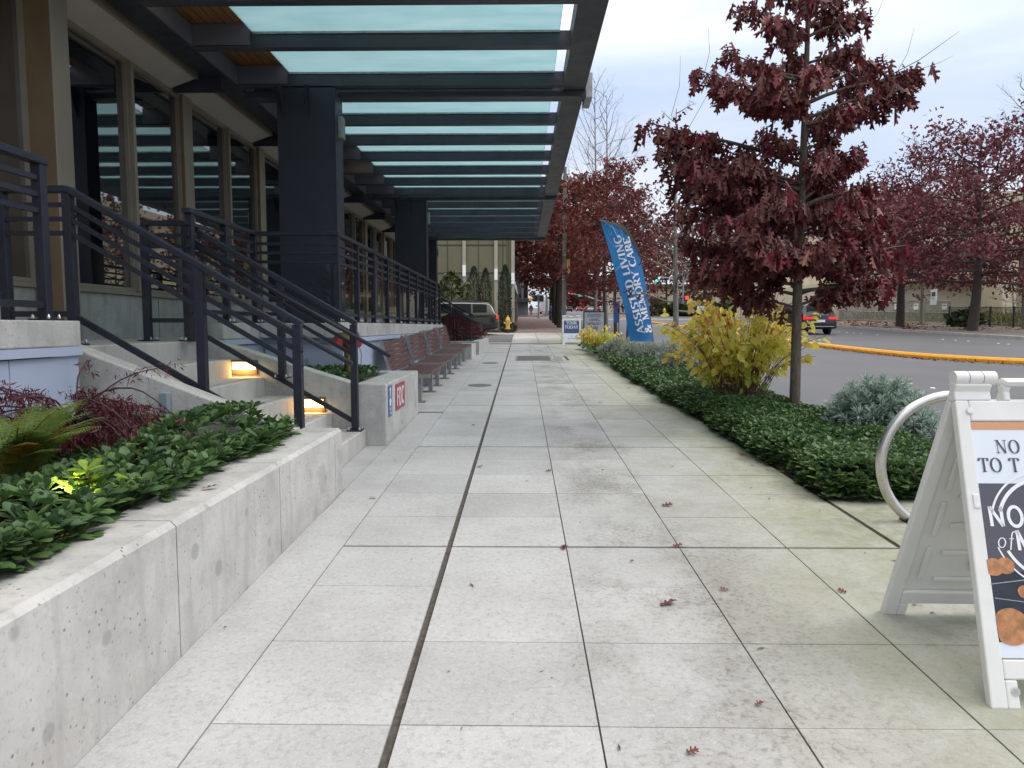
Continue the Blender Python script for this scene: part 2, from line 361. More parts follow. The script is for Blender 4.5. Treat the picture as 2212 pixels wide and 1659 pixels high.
M['beige'] = flutemat(); M['beigeflat'] = pm('beige_concrete', (.58,.51,.38), .85, var=.1, scale=.7)
M['orangebrick'] = brickmat('orange_brick', (.55,.14,.05), (.62,.18,.07), (.4,.2,.12), 2.5, 'xz'); M['greystone'] = pm('grey_stucco', (.14,.145,.16), .8, var=.08, scale=1)
M['hedge'] = leafmat('hedge_leaf', [(.02,.04,.012), (.05,.085,.025)], .6, .15)
M['banner'] = None
def glassmat(name, tint, fac, rough=.01):
    n = NT(name); g = n.n('BsdfGlossy'); g.inputs['Roughness'].default_value = rough; g.inputs[0].default_value = (.9,.95,.93,1)
    t = n.n('BsdfTransparent'); t.inputs[0].default_value = C4(tint); fr = n.n('LayerWeight', Blend=fac); mx = n.n('MixShader'); bf = n.n('NewGeometry').outputs['Backfacing']
    n.l(n.mathn('MULTIPLY', fr.outputs['Fresnel'], n.mathn('SUBTRACT', 1, bf)), mx.inputs[0]); n.l(t.outputs[0], mx.inputs[1]); n.l(g.outputs[0], mx.inputs[2]); n.l(mx.outputs[0], n.o.inputs[0]); return n.m
M['railglass'] = glassmat('railing_glass', (.97,.985,.975), .20)
def windowmat():
    n = NT('dark_window_glass'); n.set(Base_Color=(.004,.006,.009), Roughness=.015); n.b.inputs['Specular IOR Level'].default_value = 1.0; n.b.inputs['IOR'].default_value = 2.3
    n.bump(n.noise(.9, 2, .4), .10, .008); return n.m
M['window'] = windowmat()
def frostmat():
    n = NT('frosted_canopy_glass'); t = n.n('BsdfTranslucent')
    c = n.ramp(n.noise(2.2, 5, .6, stretch=(.6, 2, 1)), [(.25, (.46,.62,.65)), (.5, (.52,.67,.70)), (.75, (.58,.71,.73))]); n.l(c, t.inputs[0])
    n.set(Base_Color=c, Roughness=.15); mx = n.n('MixShader'); mx.inputs[0].default_value = .86; n.l(n.b.outputs[0], mx.inputs[1]); n.l(t.outputs[0], mx.inputs[2]); n.l(mx.outputs[0], n.o.inputs[0]); return n.m
M['frost'] = frostmat()
M['carglass'] = pm('car_glass', (.006,.007,.008), .12, spec=.12, bump=0); M['tyre'] = pm('tyre_rubber', (.012,.012,.012), .8)
M['rim'] = pm('alloy_rim', (.3,.3,.31), .3, .9); M['plastic'] = pm('black_plastic', (.02,.02,.022), .6)
def paint(name, c, metal=.4):
    n = NT(name); n.set(Base_Color=c, Metallic=metal, Roughness=.28); n.b.inputs['Coat Weight'].default_value = .8; n.b.inputs['Coat Roughness'].default_value = .04; return n.m
M['pblack'] = paint('black_car_paint', (.012,.013,.016)); M['polive'] = paint('olive_car_paint', (.042,.043,.026), .6); M['pred'] = paint('red_car_paint', (.30,.015,.015)); M['psilver'] = paint('silver_car_paint', (.45,.45,.46)); M['pcwhite'] = paint('white_car_paint', (.75,.75,.75), 0)
M['tail'] = emis('tail_light', (1, .02, .02), 1.3, (.5,.01,.01)); M['taildim'] = emis('tail_light_unlit', (1,.02,.02), .25, (.35,.01,.01)); M['amber'] = emis('amber_light', (1,.42,.03), 3)
M['green'] = emis('green_signal', (.02, 1, .45), 4); M['redsig'] = emis('red_signal', (1,.03,.02), 4); M['warm'] = emis('warm_lamp', (1,.62,.20), 5.5); M['sconce'] = emis('sconce_diffuser', (.92,.95,1), .3, (.7,.7,.7))
def barkmat(name, c):
    n = NT(name); f = n.noise(30, 6, .65, stretch=(1.2,1.2,.25)); lo = tuple(x*.55 for x in c); hi = tuple(min(1,x*1.4) for x in c)
    k = n.ramp(f, [(.3, lo), (.7, hi)]); k = n.mix(n.mathn('MULTIPLY', n.ramp(n.noise(5, 4), [(.5,(0,0,0)),(.7,(1,1,1))]), .5), k, (c[0]*.8, c[1]*1.1, c[2]*.7)); n.set(Base_Color=k, Roughness=.9); n.bump(f, .8, .012); return n.m
M['bark'] = barkmat('oak_bark', (.125,.10,.08)); M['barkdark'] = barkmat('dark_bark', (.055,.045,.037)); M['barkpale'] = barkmat('pale_bark', (.22,.20,.18))
M['oakleaf'] = leafmat('red_oak_leaf', [(.075,.013,.018), (.14,.022,.026), (.11,.028,.025), (.19,.06,.045), (.18,.016,.032), (.24,.03,.045), (.34,.16,.12)], .5, .16)
M['farleaf'] = leafmat('crimson_leaf', [(.10,.016,.016), (.17,.030,.024), (.22,.055,.036), (.13,.02,.020)], .6, .22)
M['farleaf2'] = leafmat('maroon_leaf', [(.10,.016,.028), (.17,.030,.046), (.22,.06,.07), (.13,.02,.032)], .6, .22)
M['duskleaf'] = leafmat('brown_leaf', [(.12,.05,.035), (.16,.08,.05), (.10,.06,.05), (.14,.10,.05)], .7, .2)
M['pachy'] = leafmat('pachysandra_leaf', [(.048,.095,.035), (.085,.165,.050), (.12,.215,.065), (.07,.14,.07), (.20,.30,.08)], .5, .2, .4)
M['lime'] = leafmat('lime_leaf', [(.20,.34,.03), (.30,.45,.04)], .4, .3)
M['yelleaf'] = leafmat('yellow_leaf', [(.36,.48,.05), (.70,.70,.09), (.92,.82,.12), (.98,.88,.28), (.96,.74,.13), (.60,.35,.09)], .5, .42)
M['euph'] = leafmat('blue_green_leaf', [(.15,.23,.18), (.24,.35,.28), (.38,.50,.42), (.55,.66,.58)], .55, .15)
M['silver'] = leafmat('silver_leaf', [(.24,.30,.23), (.36,.43,.36), (.50,.57,.50)], .7, .15)
M['fern'] = leafmat('fern_leaf', [(.07,.13,.02), (.13,.22,.035), (.20,.29,.06), (.30,.24,.05), (.50,.21,.03)], .5, .3)
M['mapleleaf'] = leafmat('laceleaf', [(.07,.009,.018), (.13,.015,.028), (.19,.035,.042)], .5, .25)
M['shrubred'] = leafmat('red_shrub_leaf', [(.06,.010,.014), (.12,.018,.022), (.17,.035,.03)], .6, .2)
M['cypress'] = leafmat('cypress_leaf', [(.012,.035,.018), (.025,.06,.028), (.04,.085,.035)], .65, .1)
M['laurel'] = leafmat('laurel_leaf', [(.03,.055,.015), (.07,.10,.03), (.16,.17,.05)], .35, .12, .6)
M['twig'] = pm('twig', (.16,.085,.06), .8, var=.3, scale=20); M['twigdark'] = pm('dark_twig', (.06,.03,.035), .8, var=.3, scale=20)
M['skin'] = pm('skin', (.45,.27,.19), .6); M['jacket'] = pm('blue_cloth', (.03,.10,.30), .8); M['trousers'] = pm('grey_cloth', (.08,.085,.09), .9); M['coat'] = pm('dark_cloth', (.04,.035,.045), .9); M['hair'] = pm('dark_hair', (.02,.015,.012), .7); M['shoe'] = pm('white_shoe', (.6,.6,.6), .7)
# ------------------------------------------------------------ ground, road, walks
rnd = random.Random(7)
struct(MB().hexa([(-500,-30,G(-30)-.6),(500,-30,G(-30)-.6),(500,900,G(900)-.6),(-500,900,G(900)-.6),(-500,-30,G(-30)-.26),(500,-30,G(-30)-.26),(500,900,G(900)-.26),(-500,900,G(900)-.26)]).obj('ground', M['soil']))
struct(MB().slab(3.9, -8, 24.0, 96, .1, -.13).slab(-160, 96, 160, 116, .1, -.13).slab(3.9, 116, 24.0, 700, .1, -.13).obj('road', M['asphalt']))
# sidewalk: individual slabs with real joints over dark filler
XS = [(-2.2, -1.74, 0), (-1.74, -1.09, 0), (-1.09, -.441, 0), (-.441, .269, 1), (.269, .953, 0), (.953, 1.60, 0), (1.60, 2.29, 0), (2.29, 3.74, 1)]
YS = [4.21 + .617*k for k in range(-11, 39)]
mb = MB(); tones = []
for i in range(len(YS)-1):
    y0, y1 = YS[i], YS[i+1]; wide0 = (i-11) % 5 == 0; wide1 = (i+1-11) % 5 == 0
    ga, gb = (.013 if wide0 else .0019), (.013 if wide1 else .0019)
    for j, (x0, x1, wl) in enumerate(XS):
        if j == 0 and not (y0 > 9.6 and y1 < 21): continue
        if j == 1 and y1 > 4.9 and y0 < 9.6: continue
        if j == 1 and y0 < 4.9: continue
        if j == 2 and y0 > 28.2: continue
        if j == 7 and y0 > 5.2: continue
        if j == 7 and y1 > 5.3: y1 = 5.30
        xa = x0 + (.017 if wl else .0035); nx = XS[j+1][2] if j+1 < len(XS) else 0; xb = x1 - (.017 if nx else .0035)
        if j == 7 and not (wide0 or wide1): ga2, gb2 = 0.0, 0.0
        else: ga2, gb2 = ga, gb
        mb.slab(xa, y0+ga2, xb, y1-gb2, .03, rnd.uniform(-.0012, .0012)); tones += [rnd.random()]*8
mb.slab(-1.418, -2.5, -1.093, 4.9, .03, 0); tones += [.5]*8
mb.slab(-1.634, 5.53, -1.42, 7.345, .03, -.004); tones += [.1]*8
mb.slab(-1.412, 4.9, -1.093, 9.65, .03, 0); tones += [.6]*8
walk = struct(mb.obj('sidewalk', M['walk'], origin=(0,0,0)))
at = walk.data.attributes.new('tone', 'FLOAT', 'POINT'); at.data.foreach_set('value', tones)
struct(MB().slab(-3.2, -3, 3.75, 29, .1, -.014).obj('sidewalk_joints', M['filler']))
# light driveway apron and brick walk beyond
mb = MB(); tn = []
for k, (y0, y1) in enumerate([(28.24, 30.4), (30.42, 32.9), (32.92, 35.3), (35.32, 37.6), (37.62, 39.9)]):
    for x0, x1 in [(-.44, .7), (.71, 1.9), (1.91, 3.74)]: mb.slab(x0, y0, x1-.01, y1, .1, 0); tn += [rnd.random()]*8
mb.slab(-1.9, 37.3, -.46, 39.9, .1, 0); tn += [.9]*8
mb.slab(-2.2, 28.24, -.46, 28.9, .1, 0); tn += [.9]*8
o = struct(mb.obj('sidewalk_apron', M['walk'], origin=(0,0,0))); o.data.attributes.new('tone', 'FLOAT', 'POINT').data.foreach_set('value', tn)
struct(MB().slab(-20, 28.9, -.45, 37.28, .1, 0).obj('driveway', M['drive']))
struct(MB().slab(-.9, 39.92, 3.74, 95, .1, 0).slab(-.9, 117, 3.74, 300, .1, 0).obj('brick_sidewalk', M['paver']))
struct(MB().slab(3.75, -8, 3.9, 95.5, .3, .004).obj('curb', M['curb'], bevel=.01))
# far side of the street
struct(MB().slab(24.0, -8, 24.2, 95.5, .3, .02).obj('far_curb', M['curb'], bevel=.01))
struct(MB().slab(24.2, -8, 34.5, 95, .1, .0).obj('far_sidewalk', concrete('far_walk_concrete', (.17,.145,.12), False, False)))
M['grass'] = pm('dry_grass_ground', (.10,.095,.04), .95, var=.5, scale=3, bump=.5)
struct(MB().slab(34.5, -8, 160, 95, .1, -.02).slab(24.2, 116.5, 200, 640, .1, -.02).obj('verge', M['grass']))
struct(MB().slab(-200, 117, -.95, 640, .1, -.03).slab(-.9, 300, 3.7, 640, .1, -.03).obj('verge_west', M['grass']))
# raised yellow traffic curb
pts = [(12.9,92),(12.6,69),(12.2,57),(11.95,42),(11.8,30),(12.1,23.5),(13.0,21.0),(14.4,19.5),(16.5,18.0),(19,16.8)]
def smooth(pts, n=6):
    P = [Vector(p) for p in pts]; o = []
    for i in range(len(P)-1):
        a, b, c, d = P[max(i-1,0)], P[i], P[i+1], P[min(i+2,len(P)-1)]
        for k in range(n):
            t = k/n; o.append(.5*((2*b)+(c-a)*t+(2*a-5*b+4*c-d)*t*t+(-a+3*b-3*c+d)*t**3))
    o.append(P[-1]); return o
sp = smooth([(x, y, 0) for x, y in pts]); mb = MB(); n0 = 0
prof = [(-.15,-.05),(-.15,.08),(-.10,.14),(.10,.14),(.15,.08),(.15,-.05)]
for i, p in enumerate(sp):
    d = (sp[min(i+1, len(sp)-1)] - sp[max(i-1, 0)]).normalized(); nr = Vector((d.y, -d.x, 0))
    for a, h in prof: q = p + nr*a; mb.v.append((q.x, q.y, G(q.y)-.13+h))
for i in range(len(sp)-1):
    for k in range(5): mb.f.append((i*6+k, i*6+k+1, i*6+k+7, i*6+k+6))
mb.f.append(tuple(range(6))); mb.f.append(tuple((len(sp)-1)*6+k for k in range(6)))
struct(mb.obj('traffic_curb', M['yellow']))
# lane marker buttons
def button(x, y, label, group):
    o = MB().lathe([(.055,0),(.05,.012),(.03,.02),(.005,.022)], (x, y, G(y)-.13), 10).obj('lane_marker', M['marker'], smooth=True); tag(o, label, 'lane marker', group); return o
mk = [aG(1966,816), aG(2015,824.8), aG(2153.7,849), aG(1918,807)]
lb = ['white round lane marker on the near lane left of the bike hoop top', 'white round lane marker left of the large white signboard', 'white round lane marker seen through the gap in the signboard top', 'worn white lane marker farthest from the large signboard']
for p, l in zip(mk[:3], lb): button(p.x, p.y, l, 'near lane markers')
first = None
for px, py in [(1813,713),(1830,714.3),(1844.5,715.2),(1861,716.2),(1895.6,718.4),(2037,727.7),(2064.5,729.3),(2091.6,731),(2156.8,735.7),(2179,737.2)]:
    p = aG(px, py)
    if first is None: first = button(p.x, p.y, 'white lane marker on the far lanes behind the yellow curb', 'far lane markers')
    else: dup(first, (p.x, p.y, G(p.y)-.13))
# painted marks at the crossing, far away
struct(MB().slab(5.0, 91, 23, 91.6, .004, -.124).slab(5.0, 87.4, 23, 88.0, .004, -.124).slab(18.0, 96, 18.15, 250, .004, -.124).slab(8.2, 118, 8.35, 250, .004, -.124).obj('road_markings', M['marker']))

# ------------------------------------------------------------ near planter wall, stairs, cheek walls
def wallprof(zt, t, ch=.024): return [(-t,-.1),(-t,zt-ch),(-t+ch,zt),(-ch,zt),(0,zt-ch),(0,-.1)]
t = thing('planter_wall', 'long pale cast concrete planter wall in the left foreground beside the walk', 'wall', (-1.42, 2, 0))
js = [-1.5, .2, 1.45, 2.83, 4.07, 5.3]; mb = MB()
for a, b in zip(js[:-1], js[1:]): mb.prism([(-1.42+x, z) for x, z in wallprof(.655, .32)], 'y', a+.004, b-.004)
mb.prism([(-1.42+x, z) for x, z in wallprof(.655, .32)], 'y', 5.304, 5.5)
mb.obj('wall_body', M['wall'], t); MB().box(-1.70, -1.5, -.1, -1.45, 5.49, .625).obj('joint_filler', M['filler'], t)
o = MB().prism([(-1.742,-.1),(-1.742,.66),(-3.52,1.34),(-3.7,1.34),(-3.7,-.1)], 'y', 5.3, 5.5).obj('stair_side_wall', M['wall'], bevel=.012); tag(o, 'sloping concrete side wall between the near planter and the stairs', 'wall')
# stairs
t = thing('stairs', 'pale concrete stairs rising from the walk to the glazed entrance terrace', 'stairs', (-2.5, 6.4, .2))
rx = [-1.64, -1.99, -2.37, -2.69, -3.03, -3.38]; rz = [.38, .55, .73, .92, 1.11, 1.30]
for i in range(6):
    x1 = rx[i]; x0 = rx[i+1] if i < 5 else -3.41
    MB().prism([(x1, (-.1)), (x1, rz[i]-.01), (x1-.01, rz[i]), (x0-.0005, rz[i]), (x0-.0005, -.1)], 'y', 5.505, 7.345).obj('step', M['step'], t)
gm = M['filler']; mb = MB()
for i in range(6):
    for k in range(4): mb.box(rx[i]-.05-.018*k, 5.62, rz[i]-.004, rx[i]-.054-.018*k, 7.2, rz[i]+.0012)
mb.obj('grip_lines', pm('grip_grooves', (.30,.29,.27), .8), t)
# far cheek and the sign planter
t = thing('sign_planter', 'low pale concrete planter with red and blue signs at the foot of the stairs', 'planter', (-1.6, 8.5, .2))
MB().prism([(-1.762,-.1),(-1.762,.852),(-3.4,1.36),(-3.4,-.1)], 'y', 7.35, 7.56).obj('sloping_wall', M['wall'], t, bevel=.012)
MB().hexa([(-1.76,7.35,-.1),(-1.42,7.35,-.1),(-1.42,9.62,-.1),(-1.76,9.62,-.1),(-1.76,7.35,.85),(-1.42,7.35,.85),(-1.42,9.62,.85),(-1.76,9.62,.85)]).obj('front_wall', M['wall'], t, bevel=.015)
MB().box(-2.24, 9.42, -.1, -1.7605, 9.62, .85).obj('end_wall', M['wall'], t, bevel=.015)
MB().box(-3.2, 7.56, .4, -1.76, 9.42, .74).obj('soil', M['soil'], t)
# terrace
t = thing('terrace', 'raised concrete entrance terrace with pale blue cladding under its coping', 'terrace', (-4, 8, 0))
MB().box(-5.2, -3, 1.0, -3.4, 8.8, 1.298).box(-5.2, 8.8, 1.0, -2.4, 19.8, 1.296).obj('floor', M['step'], t)
mb = MB(); mb.box(-3.4, -3, 1.31, -3.2, 5.1, 1.49); mb.box(-3.4, 7.56, 1.31, -3.2, 8.8, 1.49); mb.box(-3.198, 8.6, 1.31, -2.402, 8.8, 1.49); mb.box(-2.4, 8.8-.2, 1.31, -2.2, 19.8, 1.50)
mb.obj('coping', M['wall'], t, bevel=.008)
MB().box(-3.72, 5.1, 1.0, -3.45, 5.5, 1.49).obj('end_block', M['stem'], t)
mb = MB()
def panels(ax, c, a0, a1, z0, z1, step, thick=.03):
    a = a0
    while a < a1-.01:
        b = min(a+step, a1)
        if ax == 'y': mb.box(c-thick, a+.004, z0, c, b-.004, z1)
        else: mb.box(a+.004, c, z0, b-.004, c+thick, z1)
        a = b
for q in (('y', -3.225, -3, 5.1, .3, 1.235, 1.85), ('y', -3.225, 7.56, 8.78, .3, 1.235, 1.3), ('x', 8.775, -3.2, -2.22, .3, 1.235, 1.2), ('y', -2.215, 8.8, 19.8, .1, 1.235, 1.83)):
    nq = max(1, math.ceil((q[3]-q[2])/q[6]-.02))
    for kq in range(nq):
        mb = MB(); panels(q[0], q[1], q[2]+q[6]*kq, min(q[3], q[2]+q[6]*(kq+1)), q[4], q[5], 99); mb.obj('cladding_panel', M['bluepanel'], t)
MB().box(-3.23, -3, 1.245, -3.19, 5.1, 1.305).box(-3.23, 7.56, 1.245, -3.19, 8.78, 1.305).box(-3.2, 8.76, 1.245, -2.18, 8.8, 1.305).box(-2.22, 8.8, 1.245, -2.17, 19.82, 1.305).obj('cap_flashing', M['bluepanel'], t)
MB().box(-5.2, -3, 0, -3.26, 5.1, 1.0).box(-5.2, 7.56, 0, -3.26, 8.8, 1.0).box(-5.2, 8.81, 0, -2.25, 19.8, 1.0).obj('core', M['stem'], t)
# near planter soil
struct(MB().box(-3.22, -1.5, .3, -1.74, 5.3, .56).obj('planter_soil_ground', M['soil']))
# outer bed soil
struct(MB().slab(2.3, 5.31, 3.75, 27.3, .1, .015).obj('bed_ground', M['soil']))
# downhill planters by the benches
o = MB().hexa([(-1.80,19.5,0),(-1.39,19.5,0),(-1.39,21.3,0),(-1.80,21.3,0),(-1.80,19.5,.95),(-1.39,19.5,.95),(-1.39,21.3,.95),(-1.80,21.3,.95)]).obj('concrete_block', M['wall'], bevel=.015); tag(o, 'low concrete block at the far end of the row of benches', 'block')
t = thing('low_planter', 'low concrete planter holding the dark red hedge beyond the benches', 'planter', (-1.6, 25, .6))
MB().box(-1.56, 21.5, 0, -1.30, 28.0, 1.00).box(-4, 21.5, 0, -1.561, 21.7, 1.0).obj('wall', M['wall'], t, bevel=.012); MB().box(-4, 21.7, .3, -1.56, 28, .9).obj('soil', M['soil'], t)
# ------------------------------------------------------------ glazed building on the left
bt = thing('glazed_building', 'bronze framed building with tall dark reflective windows behind the terrace', 'building', (-5.2, 12, 0))
PY = [1.5, 4.5, 7.42, 10.65, 13.65, 16.65, 19.65, 22.65, 25.65, 28.3]
MB().box(-5.6, -3, 1.2, -5.02, 29.2, 1.84).obj('stem_wall', M['stem'], bt)
mb = MB()
for y in PY: mb.box(-5.019, y-.9, 1.298, -5.014, y-.894, 1.84)
mb.obj('stem_joints', M['filler'], bt)
MB().box(-5.6, -3, 1.845, -4.98, 29.2, 1.90).obj('sill', M['tan'], bt, bevel=.005)
MB().box(-5.6, -3, 4.76, -4.97, 29.2, 5.0).obj('header', M['tan'], bt, bevel=.005)
for i, y in enumerate(PY):
    xf = -4.72 if i <= 2 else -4.93
    o = MB().box(-5.02, y-.14, 1.30, xf, y+.14, 5.3).obj('pilaster', M['tan'], bt, bevel=.004)
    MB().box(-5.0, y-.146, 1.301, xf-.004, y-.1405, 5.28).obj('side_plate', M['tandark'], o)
    if i+1 < len(PY):
        y2 = PY[i+1]; ym = y + (1.75 if i == 2 else 1.5)
        for a, b in ((y+.15, ym-.03), (ym+.035, y2-.145)):
            wn = MB().box(-5.06, a, 1.905, -5.03, b, 4.775).obj('window', M['window'], bt)
            mb = MB(); mb.box(-5.03, a, 1.902, -4.985, a+.035, 4.778).box(-5.03, b-.035, 1.902, -4.985, b, 4.778).box(-5.03, a+.036, 4.74, -4.985, b-.036, 4.778).box(-5.03, a+.036, 1.902, -4.985, b-.036, 1.94)
            mb.obj('window_frame', M['tan'], wn)
        MB().box(-5.06, ym-.028, 1.901, -4.93, ym+.033, 4.779).obj('mullion', M['tan'], bt, bevel=.003)
        if i < 2: continue
        MB().prism([(-4.965,4.80),(-4.60,4.93),(-4.60,4.99),(-4.965,4.99)], 'y', max(y-.25, 7.57), y2-.42).obj('hood', M['soffit'], bt)
        MB().prism([(-4.60,4.915),(-4.57,4.925),(-4.57,5.03),(-4.60,5.03)], 'y', max(y-.25, 7.57), y2-.42).obj('hood_trim', M['tan'], bt)
MB().box(-14, -3, 5.01, -5.1, 29.2, 14).obj('upper_storeys', M['olive'], bt)
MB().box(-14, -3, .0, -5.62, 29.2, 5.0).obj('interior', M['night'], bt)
MB().box(-5.6, 29.21, .3, -5.0, 29.4, 5.0).obj('end_wall', M['tan'], bt)
# ------------------------------------------------------------ steel and glass canopy
ct = thing('canopy', 'dark steel canopy with frosted pale teal glass panels over the walk', 'canopy', (-2, 17, 1.3))
ZB = 4.95; YB = [6.75, 8.05, 9.33, 10.76, 11.41, 12.75, 14.08, 15.42, 16.76, 18.05, 19.35, 20.10, 21.44, 22.85, 24.25, 25.65, 27.05, 28.4]
MB().box(-4.5, 5.0, ZB, -4.17, 29.0, 5.24).obj('girder', M['steel'], ct, bevel=.006)
mb = MB(); mb.box(.60, 5.0, ZB-.002, .93, 29.1, ZB+.012).box(.91, 5.0, ZB+.0125, .93, 29.1, 5.26).box(.60, 5.0, ZB+.0125, .615, 29.1, 5.20).obj('edge_channel', M['steel2'], ct)
for y in YB:
    mb = MB(); mb.box(-4.168, y-.14, ZB+.004, .598, y, ZB+.022).box(-4.168, y-.09, ZB+.0225, .598, y-.045, 5.159)
    bo = mb.obj('beam', M['steel2'], ct)
    MB().box(-4.165, y-.15, ZB+.03, -3.43, y-.142, 5.24).obj('bounce_tone_web_plate', M['plate'], bo)  # beam face in the paler steel, bounce light painted into its colour
ye = [5.2] + YB
for a, b in zip(ye[:-1], ye[1:]):
    if b-a < .5: continue
    MB().box(-3.42, a-.052, 5.160, .47, b-.058, 5.175).obj('glass_panel', M['frost'], ct)
    mb = MB(); mb.box(-3.42, a-.03, 5.145, .47, a-.0, 5.1595).box(-3.42, b-.11, 5.133, .47, b-.091, 5.1595); mb.obj('glazing_bead', M['galv'], ct)
MB().box(-4.169, 5.0, ZB+.02, -4.160, 29.0, 5.235).obj('bounce_tone_girder_face', M['plate'], ct)  # thin overlay on the girder side, pale colour standing for bounced sky light
MB().box(-4.9, 5.0, 5.26, -3.425, 29.0, 5.29).obj('wood_ceiling', M['wood'], ct)
for y in (11.02, 19.65, 28.6):
    MB().box(-4.16, y-.16, 4.86, .95, y+.0, 4.948).obj('cross_tube', M['steel2'], ct, bevel=.008)
MB().box(-4.16, 28.7, ZB+.003, .598, 28.95, 5.2).obj('end_beam', M['steel2'], ct)
cols = [(-3.605, -2.745, 10.64), (-3.47, -2.61, 19.5), (-4.25, -3.42, 28.5)]
for x0, x1, y in cols:
    c = MB().box(x0, y, 1.3, x1-.02, y+.05, 4.94).box(x0+.05, y+.051, 1.3, x1-.06, y+.40, 4.94).box(x1-.019, y-.01, 1.3, x1, y+.42, 4.94).obj('column', M['steel'], ct, bevel=.004)
    for xx in (x0+.1, x0+.46): MB().prism([(y-.002, 4.93), (y-.19, 4.93), (y-.19, 4.90), (y-.002, 4.5)], 'x', xx, xx+.016).obj('gusset', M['steel'], c)
    MB().box(x1+.001, y+.12, 4.25, x1+.07, y+.30, 4.56).obj('light_fitting', M['galv'], c, bevel=.005)
for y in PY[3:]:
    o = MB().box(-4.95, y-.37, 4.76, -4.26, y-.33, 5.22).obj('bracket', M['steel'], ct)
    mb = MB()
    for k in range(7): mb.lathe([(.011,0),(.011,.006)], (-4.88+.07*k, y-.376, 4.81), 8, 'y')
    for k in range(2): mb.lathe([(.011,0),(.011,.006)], (-4.88+.07*k, y-.376, 5.0), 8, 'y')
    mb.obj('bolt_holes', M['filler'], o)
for (xx, yy) in ((-3.87, 8.1), (-3.87, 13.3), (-3.87, 16)):
    MB().box(xx-.07, yy-.09, 5.245, xx+.07, yy+.09, 5.259).obj('downlight', M['warm'], ct)
for q in ((10.95, 4.87, 1.05, 11.5, 5.24),): MB().box(.94, q[0], q[1], q[2], q[3], q[4]).obj('fascia_box', M['galv'], ct, bevel=.01)
# ------------------------------------------------------------ railings
def rail(name, label, segs, group='railings of the entrance terrace'):
    loc = Vector(segs[0]['p0']); t = thing(name, label, 'railing', (loc.x, loc.y, 1.3 if loc.z > 2.3 else .4), 0, group)
    for s in segs:
        p0, p1 = Vector(s['p0']), Vector(s['p1']); dv = p1-p0
        MB().bar(p0+Vector((0,0,-.025)), p1+Vector((0,0,-.025)), .085, .05).obj('top_rail', M['rail'], t, bevel=.006)
        mb = MB()
        for d in (.145, .255, .365): mb.bar(p0+Vector((0,0,-d)), p1+Vector((0,0,-d)), .034, .034)
        mb.obj('bars', M['rail'], t)
        bo = s.get('bot', 1.0)
        MB().bar(p0+Vector((0,0,-bo)), p1+Vector((0,0,-bo)), .04, .045).obj('bottom_rail', M['rail'], t)
        ts = s['t']; zb = s['zb']
        for i, q in enumerate(ts):
            if q is None: continue
            p = p0 + dv*q; z = zb[i] if hasattr(zb, '__len__') else zb
            if s.get('skip') and i in s['skip']: continue
            po = MB().box(p.x-.034, p.y-.034, z, p.x+.034, p.y+.034, p.z-.05).obj('post', M['rail'], t, bevel=.004)
            mb = MB().box(p.x-.075, p.y-.075, z+.001, p.x+.075, p.y+.075, z+.013); mb.obj('base_plate', M['rail'], po)
            mb = MB()
            for a in (-.055, .055):
                for b in (-.055, .055): mb.lathe([(.011,0),(.011,.014),(.004,.03)], (p.x+a, p.y+b, z+.0135), 6)
            mb.obj('bolts', M['bolt'], po)
        if s.get('glass', True):
            g = s.get('gt', ts); hv = dv.normalized()
            for a, b in zip(g[:-1], g[1:]):
                A = p0+dv*a+hv*.05; B = p0+dv*b-hv*.05; off = Vector((-hv.y, hv.x, 0)).normalized()*.004
                q = [A-off+Vector((0,0,-bo+.03)), B-off+Vector((0,0,-bo+.03)), B+off+Vector((0,0,-bo+.03)), A+off+Vector((0,0,-bo+.03)), A-off+Vector((0,0,-.39)), B-off+Vector((0,0,-.39)), B+off+Vector((0,0,-.39)), A+off+Vector((0,0,-.39))]
                MB().hexa(q).obj('glass_panel', M['railglass'], t)
        if s.get('hand'):
            h0, h1 = Vector(s['hand'][0]), Vector(s['hand'][1])
            hr = MB().tube([h0, h1], .021, 12).obj('handrail', M['rail'], t, smooth=True)
            mb = MB()
            for q in ts:
                if q is None: continue
                p = p0+dv*q; k = (p.x-h0.x)/(h1.x-h0.x) if abs(h1.x-h0.x) > .01 else 0; h = h0+(h1-h0)*max(0, min(1, k)); mb.tube([(p.x, p.y, h.z-.09), (p.x, (p.y+h.y)/2, h.z-.085), (h.x, h.y, h.z-.01)], .008, 6)
            mb.obj('handrail_brackets', M['rail'], t)
    return t
T = 2.60
ys = [4.89, 3.6, 2.3]
rail('terrace_railing', 'dark grey terrace railing with glass at the left picture edge above the near planter', [dict(p0=(-3.3,4.93,T), p1=(-3.3,1.0,T), t=[.012,.33,.66,.99], zb=1.49)])
